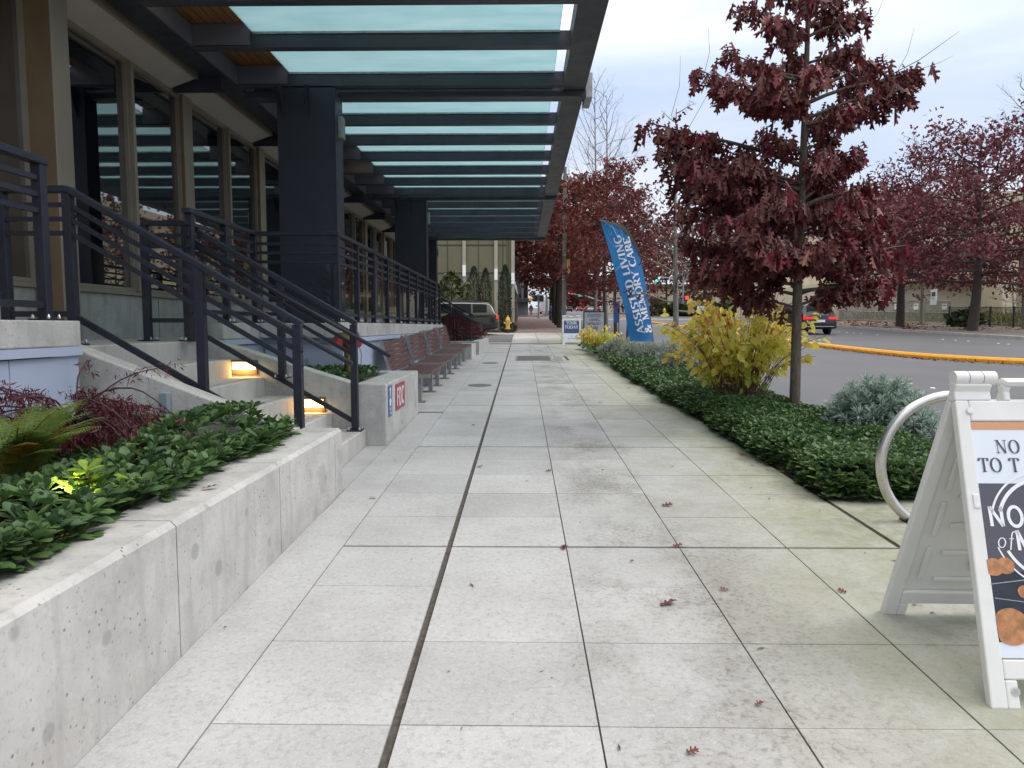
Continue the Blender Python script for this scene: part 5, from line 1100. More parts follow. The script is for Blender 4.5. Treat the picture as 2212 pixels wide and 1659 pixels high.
tw.obj('branches', M['twigdark'], t); n = len(P); P = np.array(P); D = np.array(D); rep = 3; P = np.repeat(P, rep, 0)+r.normal(0,.012,(n*rep,3)); D = np.repeat(D, rep, 0)+r.normal(0,.45,(n*rep,3))
scatter('leaves', NARROW[0], NARROW[1], P, frames(D, r, None, .8), r.uniform(.03,.062,n*rep), r.uniform(0,1,n*rep), M['mapleleaf'], t)
MB().tube([(-2.55,4.2,.62),(-2.45,4.3,.80),(-2.2,4.35,.84),(-1.95,4.5,.82)], [.012,.010,.007,.003], 6).obj('dead_branch', M['barkpale'], t)
# ---------------- yellow shrubs
def yellow(px, py, Y, H, W, n, nst, seed, label, size, lo=.15, grn=.0):
    r = np.random.default_rng(seed); c = aY(px, py, Y); g = np.array([c.x, Y, G(Y)+.02]); t = thing('yellow_shrub', label, 'shrub', tuple(g)); st = MB(); P = []; D = []; Rn = []
    for k in range(nst):
        a = r.uniform(0, 6.28); rr_ = r.uniform(.0, .22)*W; b = g+np.array([math.cos(a)*rr_, math.sin(a)*rr_*.7, 0]); sp_ = r.uniform(.35, 1.0)*W; e = g+np.array([math.cos(a)*sp_, math.sin(a)*sp_*.75, H*r.uniform(.55, 1.0)*(1-.25*(sp_/W)**2)])
        pl = [b+(e-b)*(i/6)+np.array([0,0,.12*H*math.sin(math.pi*i/6)])+r.normal(0,.008,3) for i in range(7)]; st.tube(pl, [.005*(1-.6*i/6)+.001 for i in range(7)], 5, cap=False)
        for m in range(int(n/nst) if not (math.cos(a) > .35 and k % 3) else int(n/nst*.3)):
            q = r.uniform(lo, 1)**.7*6; i = min(5, int(q)); pt = pl[i]+(pl[i+1]-pl[i])*(q-i)+r.normal(0, .035, 3); P.append(pt); oo = pt-g; D.append(np.array([oo[0], oo[1], 0])*1.2+r.normal(0,.5,3)+np.array([0,0,-.75])); Rn.append(np.clip(.20+.55*(pt[2]-g[2])/H+r.normal(0,.2)+.15*math.sin(3*oo[0]+a)-grn, 0, 1))
    st.obj('stems', M['twig'], t); n = len(P); scatter('leaves', OVATE[0], OVATE[1], np.array(P), frames(np.array(D), r, None, 1.0), size*r.uniform(.55,1.15,n), np.array(Rn), M['yelleaf'], t, smooth=False)
yellow(1600, 880, 9.9, 1.74, 1.15, 1900, 150, 5, 'big shrub with yellow and green leaves beside the young red oak', .142)
yellow(1295, 748, 21.6, .98, .72, 520, 45, 6, 'smaller yellow and lime shrub at the far end of the bed below the signs', .12); yellow(1335, 740, 20.6, .7, .5, 200, 20, 16, 'low lime green shrub beside the flag base', .10, grn=.35)
# ---------------- blue green euphorbia and silver mounds
def euph(px, py, Y, rad, H, heads, seed, label, leafL=.075, mat='euph', per=64, X=None, name='euphorbia_shrub'):
    r = np.random.default_rng(seed); c = aY(px, py, Y); g = np.array([c.x, Y, G(Y)+.02]); t = thing(name, label, 'shrub', tuple(g)); st = MB(); P = []; D = []; S = []; Rn = []
    for k in range(heads):
        u = (k+.5)/heads; z = 1-u*1.05; a = k*2.399; rr_ = math.sqrt(max(0, 1-z*z)); d = np.array([rr_*math.cos(a), rr_*math.sin(a), max(z, .02)]); q = g+np.array([d[0]*rad, d[1]*rad*.85, .18*H+d[2]*H*.82])*1.0+r.normal(0, .04*rad, 3)
        st.tube([g+np.array([0,0,.02]), g+(q-g)*.5+np.array([0,0,-.04]), q], .004, 4, cap=False); ax = d+np.array([0,0,.45]); ax /= np.linalg.norm(ax)
        for m in range(per):
            f_ = m/per; b = q-ax*f_*leafL*1.5; v = unit(r, 1)[0]; v -= ax*v.dot(ax); v /= np.linalg.norm(v)+1e-6; P.append(b); D.append(v*(.35+.65*f_**.4)+ax*(1.0-1.15*f_)); S.append(leafL*(.55+.6*f_)*r.uniform(.8,1.15)); Rn.append(.9-.55*f_+r.normal(0,.12))
    st.obj('stems', M['twig'], t); n = len(P); scatter('leaves', NARROW[0], NARROW[1], np.array(P), frames(np.array(D), r, None, .3), np.array(S), np.clip(np.array(Rn),0,1), M[mat], t)
euph(1893, 955, 7.35, .54, .70, 105, 1, 'rounded blue green shrub with whorled leaves behind the bike hoop', .125); euph(1975, 975, 6.9, .30, .46, 30, 2, 'smaller blue green shrub between the hoop and the signboard', .09)
euph(1390, 770, 17.4, .72, .58, 120, 3, 'silver grey mounded shrub right below the blue flag', .095, 'silver', 44, name='silver_shrub'); euph(1338, 755, 19.2, .6, .62, 90, 4, 'silver grey shrub left of the flag pole', .095, 'silver', 44, name='silver_shrub')
euph(1475, 800, 14.0, .6, .75, 90, 5, 'silver green shrub left of the big yellow shrub', .095, 'silver', 44, name='silver_shrub'); euph(1448, 765, 17.0, .4, .66, 50, 6, 'small silver shrub just behind the flag pole', .09, 'silver', 40, name='silver_shrub')
# ---------------- clipped and columnar shrubs
def column_shrub(px, Y, ztop, rad, label, seed, name='cypress_shrub', mat='cypress', n=2600, L=.16, tmpl=NARROW, round_=False, group=None, x=None, zb=None, ry=1.0):
    r = np.random.default_rng(seed); c = aY(px, 700, Y); x = c.x if x is None else x; g = np.array([x, Y, G(Y) if zb is None else zb]); H = ztop-g[2]; t = thing(name, label, 'shrub', tuple(g), 0, group)
    MB().tube([tuple(g), (x, Y, g[2]+H*.8)], [rad*.12, rad*.03], 6).obj('stem', M['barkdark'], t); q = r.uniform(0, 1, n); a = r.uniform(0, 6.283, n)
    env = np.sin(np.pi*np.clip(q*.9+.08, 0, 1))**(.5 if round_ else .35)*np.where(q > .8, (1.02-q)/.22, 1)**.6; lump = 1+.16*np.sin(a*3+q*9)+.1*np.sin(a*5-q*15); rr_ = rad*env*lump*r.uniform(.55, 1.05, n)
    P = np.stack([x+rr_*np.cos(a), Y+rr_*np.sin(a)*ry, g[2]+H*q], 1); d = np.stack([np.cos(a)*.5, np.sin(a)*.5, np.full(n, 1.2 if not round_ else .3)], 1)+r.normal(0,.35,(n,3)); scatter('foliage', tmpl[0], tmpl[1], P, frames(d, r, None, 1), L*r.uniform(.6,1.2,n), r.uniform(0,1,n), M[mat], t)
cg = 'columnar evergreens by the driveway'
column_shrub(1024, 41.5, 4.85, .42, 'dark green columnar evergreen farthest left behind the olive car', 1, group=cg); column_shrub(1049, 41.5, 4.75, .36, 'dark green columnar evergreen between the others behind the car roof', 2, group=cg); column_shrub(1091, 40.6, 4.85, .36, 'tallest dark green columnar evergreen directly behind the yellow hydrant', 3, group=cg, n=3400)
column_shrub(976, 40.5, 4.5, .95, 'broad glossy evergreen shrub left of the columnar evergreens', 4, 'laurel_shrub', 'laurel', 1500, .22, OVATE, True)
for k, (x, y) in enumerate(((-2.15, 22.4), (-2.15, 23.6), (-2.05, 24.8), (-2.0, 26.0))):
    column_shrub(0, y, 1.86-.05*k, .62, ['dark red twiggy shrub at the near end of the red hedge', 'second dark red shrub of the hedge', 'third dark red shrub of the hedge', 'dark red shrub at the driveway end of the hedge'][k], 10+k, 'red_shrub', 'shrubred', 2200, .11, NARROW, True, 'dark red hedge beside the driveway', x, .85)
column_shrub(1102, 40.0, 1.65, .35, 'low green shrub at the foot of the stone pier by the hydrant', 15, 'low_shrub', 'laurel', 500, .12, OVATE, True)
hg = 'clipped hedges across the crossing'
for k, (px, Y) in enumerate(((1462,118),(1425,120),(1545,118),(1580,120))): column_shrub(px, Y, aY(px, 662, Y).z, 3.2, ['clipped green hedge beside the signal mast', 'clipped green hedge left of the signal mast', 'clipped green hedge right of the white sign', 'clipped green hedge farther right of the white sign'][k], 20+k, 'hedge_shrub', 'hedge', 900, .8, OVATE, True, hg)
column_shrub(2085, 51.5, aY(2085, 672, 51.5).z, 1.2, 'round green shrub behind the black iron fence', 31, 'round_shrub', 'hedge', 900, .25, OVATE, True)
# ---------------- fallen leaves
OL = OAK
def fallen(px, py, size, rz, label, col_='oakleaf', zz=None, X=None):
    if X is None: p = aG(px, py)
    else: p = aX(px, py, X)
    r = np.random.default_rng(int(px*7+py)); d = np.array([[math.cos(rz), math.sin(rz), .05]]); z = G(p.y)+.008 if zz is None else zz
    o = scatter('fallen_leaf', [(a*1.25, b, abs(a)*.16+.10*b*b) for a, b, c in OL[0]], OL[1], np.array([[p.x, p.y, z]]), frames(d, r, None, .25), [size], [r.uniform(0,1)], M[col_], None, origin=(p.x, p.y, z)); tag(o, label, 'leaf', 'fallen leaves on the walk'); return o
fl = [(1425,1310,.10,.4,'largest fallen red leaf on the near slabs'),(1218,1190,.07,1.5,'curled red leaf lying on the cross joint in mid walk'),(1452,1182,.07,.2,'pale red leaf lying on the joint right of the curled leaf'),(812,1078,.06,2.8,'red leaf on the walk near the planter wall corner'),(1428,1094,.09,.1,'brown leaf on the walk left of the green bed corner'),(1292,870,.10,.6,'brown leaf lying in the middle distance of the walk'),(1178,1019,.06,.1,'brown leaf near the middle of the walk'),(1030,1010,.06,.2,'brown leaf lying on the wide joint'),(1575,1277,.05,2.9,'curled tan leaf on the right slabs'),(1630,1527,.04,.4,'tan scrap of leaf near the bottom right slabs'),(1480,1630,.05,.2,'brown leaf at the bottom of the picture'),(1362,1216,.03,.9,'tiny tan leaf below the pale red leaf'),(886,1211,.018,0,'tiny dark leaf scrap on the left slabs'),(482,1360,.018,1,'tiny dark leaf scrap near the wall base'),(1818,1070,.11,2.8,'red leaf at the near corner of the green bed'),(1680,1020,.10,.3,'red leaf under the edge of the green bed'),(1615,985,.10,2.6,'brown leaf beside the bed left of the red one'),(1187,962,.05,.1,'small red leaf on the distant cross joint'),(1020,920,.06,1.1,'small leaf left of the wide joint'),(1190,1470,.012,1,'specks of leaf on the centre slabs'),(1830,1283,.05,2.4,'tan leaf left of the white signboard'),(1352,840,.09,.2,'distant brown leaf before the green bed')]
for a in fl: fallen(*a)
fallen(432, 1026, .085, .6, 'crisp red leaf lying on top of the near planter wall', zz=.664, X=-1.56)
fallen(735, 838, .06, .6, 'small red leaf on top of the sign planter', zz=.858, X=-1.6)

# small litter swept along the walk
rl = np.random.default_rng(77); n = 260; X_ = np.concatenate([rl.uniform(1.2, 2.25, 150)+0, rl.uniform(-1.35, 1.4, 110)]); Y_ = rl.uniform(2.0, 16, n)**1.0; X_[:150] = 2.27-np.abs(rl.normal(0, .28, 150)); P = np.stack([X_, Y_, G(Y_)+.006], 1); d = unit(rl, n); d[:,2] *= .05
o = scatter('litter', NARROW[0], NARROW[1], P, frames(d, rl, None, .15), np.where(rl.uniform(0,1,n) < .25, .05, .018)*rl.uniform(.6,1.4,n), rl.uniform(0,1,n), leafmat('litter_leaf', [(.07,.035,.02), (.16,.08,.04), (.10,.05,.035)], .8, 0), None, origin=(1, 9, .2)); tag(o, 'tiny brown leaf scraps and needles scattered over the walk', 'litter', None, 'stuff')
# ------------------------------------------------------------ cars
CS = [(-2.46,.50,.62,.72,.70,.78,.72),(-2.44,.40,.60,.95,1.00,.90,.80),(-2.36,.33,.62,1.06,1.16,.95,.76),(-2.02,.29,.64,1.10,1.64,.965,.68),(-1.3,.26,.64,1.09,1.70,.97,.685),(-.2,.25,.64,1.06,1.72,.97,.69),(.55,.25,.64,1.04,1.66,.97,.67),(1.25,.25,.63,1.03,1.12,.965,.74),(1.95,.27,.60,.96,1.03,.95,.76),(2.38,.36,.56,.80,.88,.88,.70),(2.48,.46,.55,.64,.68,.74,.62)]
def cr(P, t):
    n = len(P)-1; t = max(0, min(n-1e-6, t)); i = int(t); k = t-i; a, b, c, d = P[max(0,i-1)], P[i], P[i+1], P[min(n,i+2)]; a, b, c, d = map(np.array, (a,b,c,d))
    return .5*((2*b)+(c-a)*k+(2*a-5*b+4*c-d)*k*k+(-a+3*b-3*c+d)*k**3)
def carpt(sv, tv, sc_, side=1, off=0.0, zk=1.0):
    y, z0, zm, zb, zr, w_, wr = cr(CS, sv); ring = [(0,z0),(w_*.9,z0),(w_*.99,z0+.12),(w_,zm+.1),(w_*.97,zb),(wr+.02,zr-.07),(wr-.14,zr),(0,zr+.02)]; x, z = cr(ring, tv); return Vector((side*(x+off*.8)*sc_[0], y*sc_[1], (z+off*.5)*sc_[2]))
def patch(s0, s1, t0, t1, sc_, side, off=.012, n=6, m=5, shape=None):
    mb = MB()
    for i in range(n+1):
        for j in range(m+1):
            a = s0+(s1-s0)*i/n; b = t0+(t1-t0)*j/m
            if shape: a, b = shape(i/n, j/m)
            mb.v.append(tuple(carpt(a, b, sc_, side, off)))
    for i in range(n):
        for j in range(m): k = i*(m+1)+j; mb.f.append((k, k+1, k+m+2, k+m+1))
    return mb
def car(name, label, loc, rz, pmat, sc_=(1,1,1), detail=True, lit=True, group=None, cat='car', plate=True):
    t = thing(name, label, cat, loc, rz, group); mb = MB(); NS, NT_ = (50, 28) if detail else (20, 14)
    for i in range(NS+1):
        a = 10*i/NS
        for j in range(NT_): mb.v.append(tuple(carpt(a, 7*j/(NT_-1), sc_)))
        for j in range(NT_-2, 0, -1): mb.v.append(tuple(carpt(a, 7*j/(NT_-1), sc_, -1)))
    rn_ = 2*NT_-2
    for i in range(NS):
        for j in range(rn_): k = (j+1) % rn_; mb.f.append((i*rn_+j, i*rn_+k, (i+1)*rn_+k, (i+1)*rn_+j))
    mb.f.append(tuple(range(rn_))); mb.f.append(tuple(NS*rn_+k for k in range(rn_)))
    body = mb.obj('body', pmat, t, False, smooth=True)
    mb = MB()
    for sd in (1, -1):
        p = patch(2.25, 2.92, 5.15, 7.0, sc_, sd, .014); n0 = len(mb.v); mb.v += p.v; mb.f += [tuple(i+n0 for i in f) for f in p.f]
    mb.obj('rear_window', M['carglass'], t, False, smooth=True)
    mb = MB()
    for sd in (1, -1):
        p = patch(6.12, 6.95, 5.1, 7.0, sc_, sd, .014); n0 = len(mb.v); mb.v += p.v; mb.f += [tuple(i+n0 for i in f) for f in p.f]
    mb.obj('windscreen', M['carglass'], t, False, smooth=True)
    for sd in (1, -1):
        for a, b in ((3.25, 4.15), (4.22, 5.1), (5.17, 6.1)): patch(a, b, 4.12, 4.88, sc_, sd, .014).obj('side_window', M['carglass'], t, False, smooth=True)
        if detail: patch(2.9, 6.6, 4.9, 4.97, sc_, sd, .02, 10, 1).obj('window_trim', M['rim'], t, False, smooth=True)
        patch(.2, 10, .4, 2.0, sc_, sd, .018, 30, 4).obj('sill_cladding', M['plastic'], t, False, smooth=True)
        tl = patch(1.05, 1.95, 3.35, 4.25, sc_, sd, .02, 5, 3); tl.obj('tail_light', M['tail'] if lit else M['taildim'], t, False, smooth=True)
        if detail:
            MB().box(sd*.45*sc_[0], -2.475*sc_[1], .86*sc_[2], sd*.86*sc_[0], -2.42*sc_[1], .98*sc_[2]).obj('tail_light', M['tail'], t, False, bevel=.02)
            MB().tube([(sd*.62, .3, 1.74*sc_[2]), (sd*.62, -.6, 1.78*sc_[2]), (sd*.60, -1.7, 1.74*sc_[2])], .022, 6).obj('roof_rail', M['plastic'], t, False)
            MB().box(sd*.98*sc_[0], 1.0, 1.05*sc_[2], sd*1.13*sc_[0], 1.14, 1.2*sc_[2]).obj('mirror', pmat, t, False, bevel=.03)
        for y in (-1.42, 1.46):
            c = (sd*.87*sc_[0], y*sc_[1], .355*sc_[2])
            MB().lathe([(.405,-.06),(.405,.105)], c, 24, 'x').obj('wheel_arch', M['plastic'], t, False)
            wh = MB().lathe([(.25,-.12),(.34,-.12),(.355,-.08),(.355,.10),(.33,.125),(.25,.127)], c, 24, 'x').obj('wheel', M['tyre'], t, False, smooth=2)
            if detail:
                mb = MB().lathe([(.235,-.1),(.24,.120 if sd > 0 else -.120),(.05,.122 if sd > 0 else -.122)], c, 20, 'x') if False else MB()
                xo = c[0]+sd*.133
                mb.lathe([(.24,-.004),(.24,.004)], (xo-sd*.004, c[1], c[2]), 24, 'x')
                for k in range(5):
                    a = 2*math.pi*k/5; mb.bar((xo+sd*.006, c[1], c[2]), (xo+sd*.006, c[1]+.23*math.cos(a), c[2]+.23*math.sin(a)), .05, .02, (1,0,0))
                mb.obj('rim', M['rim'], wh, False)
    if plate:
        MB().box(-.24*sc_[0], -2.492*sc_[1], .70*sc_[2], .24*sc_[0], -2.462*sc_[1], .83*sc_[2]).obj('number_plate', M['white'], t, False)
    if detail:
        MB().box(-.8*sc_[0], -2.49*sc_[1], .42*sc_[2], .8*sc_[0], -2.40*sc_[1], .48*sc_[2]).obj('bumper_trim', M['rim'], t, False, bevel=.02); MB().box(-.5*sc_[0], -2.14*sc_[1], 1.655*sc_[2], .5*sc_[0], -1.9*sc_[1], 1.70*sc_[2]).obj('spoiler', pmat, t, False, bevel=.02)
    return t
p = aG(1768, 718); car('black_suv', 'black sport utility car driving away beside the yellow curb with lit tail lights', (p.x-.05, p.y+2.4, G(p.y+2.4)-.13), R(2), M['pblack'], (1.0, 1.03, 1.02), cat='car')
b_ = bpy.data.objects['black_suv']; b_.rotation_euler.x = math.atan(SL)
car('olive_suv', 'olive green estate car turning into the driveway behind the red hedge', (-3.75, 37.2, G(37.0)-.02), R(90+4), M['polive'], (.95, 1.0, 1.0), cat='car')
qg = 'cars queueing far down the street'
fc = [(1228.8,672.6,M['pblack'],'black car at the left of the far queue','far_car'),(1250.6,672,M['pred'],'dark red car second in the far queue','far_car'),(1267,670.8,M['pred'],'red car in the middle of the far queue','far_car'),(1276,672,M['psilver'],'silver car just right of the red car','far_car'),(1290,671.5,M['pred'],'red car with bright lights near the far right','far_car'),(1301,671,M['pcwhite'],'white car at the right end of the far queue','far_car'),(1230,667.8,M['psilver'],'silver car farther ahead of the black one','far_car')]
for k, (px, py, m, lb_, nm) in enumerate(fc):
    p = aG(px, py); car(nm, lb_, (p.x, p.y, G(p.y)-.13), 0, m, (1, .95, .92), False, True, qg, plate=False)
p = aG(1180, 679.3); t = thing('white_truck', 'white parked truck beyond the end of the brick sidewalk', 'truck', (4.6, 140, G(140)))
MB().box(3.6, 140, G(140)+.5, 5.6, 146, G(140)+2.9).obj('cargo_box', M['pcwhite'], t, bevel=.05); MB().box(3.65, 146.05, G(140)+.5, 5.55, 148, G(140)+2.3).obj('cab', M['pcwhite'], t, bevel=.2)
for x in (3.75, 5.45):
    for y in (141.2, 147): MB().lathe([(.45,-.12),(.45,.12)], (x, y, G(140)+.45), 16, 'x').obj('wheel', M['tyre'], t)
    MB().box(x-.15, 139.96, G(140)+.7, x+.15, 139.995, G(140)+.95).obj('tail_light', M['tail'], t)
# ------------------------------------------------------------ people
def person(label, loc, rz, top, low, name='person', h=1.75, step=.18):
    t = thing(name, label, 'person', loc, rz); k = h/1.75
    def skin(nm, verts, edges, rad, mat, parent):
        me = bpy.data.meshes.new(nm); me.from_pydata([tuple(np.array(v)*k) for v in verts], edges, []); me.materials.append(mat); o = bpy.data.objects.new(nm, me); col.objects.link(o); o.parent = parent
        m = o.modifiers.new('s', 'SKIN'); m.use_smooth_shade = True
        for i, r_ in enumerate(rad): me.skin_vertices[0].data[i].radius = (r_[0]*k, r_[1]*k) if hasattr(r_, '__len__') else (r_*k, r_*k)
        me.skin_vertices[0].data[0].use_root = True; o.modifiers.new('u', 'SUBSURF').levels = 1; o.modifiers['u'].render_levels = 1; return o
    V = [(0,0,.95),(0,0,1.15),(0,.01,1.38),(0,0,1.50),(0,.01,1.58),(0,.02,1.66),(0,0,1.73),(.19,0,1.40),(.24,-.02,1.14),(.25,.08,.90),(.25,.12,.78),(-.19,0,1.40),(-.24,-.02,1.14),(-.25,.06,.90),(-.25,.10,.78),(.10,0,.90),(.11,step*.5,.50),(.11,step*.4,.09),(.11,step*.4+.13,.04),(-.10,0,.90),(-.11,-step*.4,.50),(-.11,-step*.8,.09),(-.11,-step*.8+.13,.04)]
    E_ = [(0,1),(1,2),(2,3),(3,4),(4,5),(5,6),(2,7),(7,8),(8,9),(9,10),(2,11),(11,12),(12,13),(13,14),(0,15),(15,16),(16,17),(17,18),(0,19),(19,20),(20,21),(21,22)]
    Rr = [(.15,.10),(.13,.09),(.17,.10),.055,.085,.10,.06,.06,.045,.035,.03,.06,.045,.035,.03,.085,.06,.04,.035,.085,.06,.04,.035]
    skin('body', V, E_, Rr, M['skin'], t)
    skin('jacket', [V[i] for i in (0,1,2,3,7,8,9,11,12,13)], [(0,1),(1,2),(2,3),(2,4),(4,5),(5,6),(2,7),(7,8),(8,9)], [(.19,.14),(.17,.13),(.20,.135),.075,.085,.068,.055,.085,.068,.055], top, t)
    skin('trousers', [(0,0,.96),V[15],V[16],V[17],V[19],V[20],V[21]], [(0,1),(1,2),(2,3),(0,4),(4,5),(5,6)], [(.17,.12),.10,.075,.06,.10,.075,.06], low, t)
    for sg, yy in ((1, step*.4), (-1, -step*.8)): MB().box(sg*.11*k-.05, (yy-.06)*k, .0, sg*.11*k+.05, (yy+.19)*k, .08).obj('shoe', M['shoe'], t, False, bevel=.03)
    MB().lathe([(.03,1.78),(.09,1.75),(.112,1.68),(.10,1.60),(.06,1.57)], (0,-.015,0), 12).obj('hair', M['hair'], t, False, smooth=True)
p = aG(1192, 694.5); person('person in a blue jacket and grey trousers standing by the street trees', (p.x-.1, p.y, G(p.y)), R(60), M['jacket'], M['trousers'], h=1.8)
p = aG(1147, 683.5); person('person in a dark coat walking far along the sidewalk', (p.x, p.y, G(p.y)), R(0), M['coat'], M['trousers'], h=1.85)
# ------------------------------------------------------------ olive building beyond the driveway
t = thing('olive_building', 'olive stucco building with cream strips and wall lamps beyond the driveway', 'building', (-8, 60, G(44)))
MB().box(-22, 44, 0, -1.0, 92, 16).obj('walls', M['olive'], t)
cx_ = [aY(1003, 600, 43.9).x, aY(1071.5, 600, 43.9).x, aY(1108, 600, 43.9).x]
for x in cx_: MB().box(x-.10, 43.86, 1.2, x+.10, 43.998, 9).obj('cream_strip', M['cream'], t)
mb = MB()
for x in (-11, -9, -7, -5.6, -4.6, -2.7, -1.2): mb.box(x-.02, 43.975, 1.2, x+.02, 43.998, 12)
for z in (4.7, 6.4): mb.box(-20, 43.97, z, -1.02, 43.997, z+.06)
mb.obj('panel_joints', M['filler'], t)
for x, z in zip(cx_, (aY(1003,585,43.8).z, aY(1071,593,43.8).z, aY(1108,602,43.8).z)): MB().box(x-.10, 43.74, z-.33, x+.10, 43.855, z+.33).obj('wall_lamp', M['sconce'], t, bevel=.01)
for k, y in enumerate((44.2, 50, 56, 62, 68, 74, 80, 86)):
    pi = MB().box(-1.0, y, G(y), -.62, y+.9, 11).obj('pilaster', M['olive'], t); MB().box(-.998, y-.05, G(y)-.1, -.52, y+.95, G(y)+1.75).box(-1.02, y-.1, G(y)+1.7505, -.46, y+1.0, G(y)+1.86).obj('stone_base', M['stoneblock'], pi)
    MB().box(-.619, y+.3, G(y)+3.0, -.55, y+.5, G(y)+3.65).obj('wall_lamp', M['sconce'], pi)
MB().box(-1.9, 45, 5.6, -.2, 92, 5.75).box(-1.9, 45, 5.1, -1.0, 46, 5.6).obj('awning', M['steel'], t)
MB().box(-2.85, 43.0, G(43)-.2, -2.2, 43.9, 3.05).box(-2.9, 42.95, 3.0505, -2.15, 43.95, 3.16).obj('stone_pier', M['stoneblock'], t)
# buildings farther along the left side
t = thing('orange_building', 'orange brick building with pale windows far along the left side', 'building', (-4, 125, G(120)))
MB().box(-26, 120, G(120)+7.2, 1.2, 170, G(120)+22).obj('upper_wall', M['orangebrick'], t); MB().box(-25, 120.3, G(120), 1.0, 170, G(120)+7.19).obj('lower_wall', M['greystone'], t)
for z in (8.5, 12, 15.5):
    for y in (122, 128, 134): MB().box(1.2, y, G(120)+z, 1.28, y+2.2, G(120)+z+2).obj('window', M['poster'], t)
    for x in (-.9, -3.9, -6.9): MB().box(x, 119.93, G(120)+z, x+.9, 119.999, G(120)+z+2).obj('window', M['poster'], t)
for x in (-.75, .25): MB().prism([(x, G(120)+3.0)]+[(x+.3+.3*math.cos(R(a)), G(120)+5+.3*math.sin(R(a))) for a in range(180, -1, -30)][::1]+[(x+.6, G(120)+3.0)], 'y', 120.2, 120.299).obj('arched_window', M['window'], t)
MB().box(-3.9, 118.6, G(120)+2.2, 1.4, 120.2, G(120)+2.8).obj('awning', M['dark'], t)
# ------------------------------------------------------------ beige civic building across the street
t = thing('beige_building', 'large beige fluted concrete building behind the maroon oaks across the street', 'building', (62, 84, G(70)))
Z0 = G(75)
MB().box(33, 78, Z0-1, 110, 110, Z0+4.2).obj('lower_wall', M['beigeflat'], t); MB().box(36, 76, Z0+4.2, 112, 111, Z0+12.5).obj('fluted_wall', M['beige'], t); MB().box(35.6, 75.6, Z0+12.501, 112.4, 111, Z0+13.4).obj('parapet', M['beigeflat'], t)
M['officeglass'] = pm('office_window', (.12,.12,.10), .25, var=.3, scale=.4)
for k in range(9):
    x = 37+7.6*k; f_ = MB().box(x, 75.9, Z0+5.4, x+6.4, 76.1, Z0+8.0).obj('window', M['officeglass'], t); mb = MB()
    for j in range(5): mb.box(x+1.58*j, 75.82, Z0+5.4, x+1.58*j+.08, 75.899, Z0+8.0)
    mb.obj('mullions', M['dark'], f_)
for k in range(7): MB().box(48+9*k, 72.0, Z0-1, 49.4+9*k, 75.9, Z0+12.5).obj('fin_wall', M['beige'], t)
t = thing('pale_building', 'pale low building behind trees beyond the crossing', 'building', (50, 170, G(165))); MB().box(22, 165, G(165), 60, 185, G(165)+6).obj('walls', M['beigeflat'], t); MB().box(21.6, 164.6, G(165)+6.001, 60.4, 185, G(165)+6.6).obj('roof', M['greystone'], t)
for k in range(6): MB().box(24+5.5*k, 164.93, G(165)+1.5, 27.4+5.5*k, 164.999, G(165)+3.6).obj('window', M['officeglass'], t)
# ------------------------------------------------------------ fences
def pt(px, py, dz=0): p = aG(px, py); return p
fA, fB = pt(1975, 699.5), pt(2235, 709.5); t = thing('iron_fence', 'black iron picket fence along the far sidewalk', 'fence', (fA.x, (fA.y+fB.y)/2, G(fB.y))); fA2 = Vector((34.2, 57.5, 0)); fB2 = Vector((34.2, 40, 0)); n = 130; mb = MB()
def fz(p, h): return (p.x, p.y, G(p.y)+h)
for i in range(n+1): p = fA2+(fB2-fA2)*(i/n); mb.bar(fz(p,.05), fz(p,1.36), .03, .03)
mb.obj('pickets', M['dark'], t); MB().bar(fz(fA2,1.40), fz(fB2,1.40), .05, .05).bar(fz(fA2,.15), fz(fB2,.15), .04, .04).obj('rails', M['dark'], t)
for i in range(8): p = fA2+(fB2-fA2)*(i/7); MB().box(p.x-.045, p.y-.045, G(p.y)-.1, p.x+.045, p.y+.045, G(p.y)+1.47).obj('post', M['dark'], t)
t = thing('notice', 'small dark notice fixed on the black iron fence', 'sign', (34.1, 44.2, G(44)+.6)); MB().box(34.10, 43.9, G(44)+.45, 34.13, 44.8, G(44)+1.2).obj('board', M['signblue'], t)
t = thing('site_fence', 'grey chain link site fence with notices left of the iron fence', 'fence', (34.3, 63, G(63))); mb = MB(); a0 = Vector((34.5, 57.8, 0)); a1 = Vector((34.5, 80, 0))
for i in range(7): p = a0+(a1-a0)*(i/6); mb.tube([fz(p,-.05), fz(p,1.95)], .04, 6)
mb.tube([fz(a0,1.9), fz(a1,1.9)], .03, 6).tube([fz(a0,.95), fz(a1,.95)], .025, 6).tube([fz(a0,.1), fz(a1,.1)], .025, 6); mb.obj('pipes', M['galv'], t); nn = NT('chain_link'); tr = nn.n('BsdfTransparent'); mx = nn.n('MixShader'); mx.inputs[0].default_value = .38; nn.set(Base_Color=(.22,.23,.22), Roughness=.6); nn.l(tr.outputs[0], mx.inputs[1]); nn.l(nn.b.outputs[0], mx.inputs[2]); nn.l(mx.outputs[0], nn.o.inputs[0])
MB().hexa([(34.52,57.8,G(57.8)+.1),(34.53,57.8,G(57.8)+.1),(34.53,80,G(80)+.1),(34.52,80,G(80)+.1),(34.52,57.8,G(57.8)+1.88),(34.53,57.8,G(57.8)+1.88),(34.53,80,G(80)+1.88),(34.52,80,G(80)+1.88)]).obj('mesh_panel', nn.m, t)
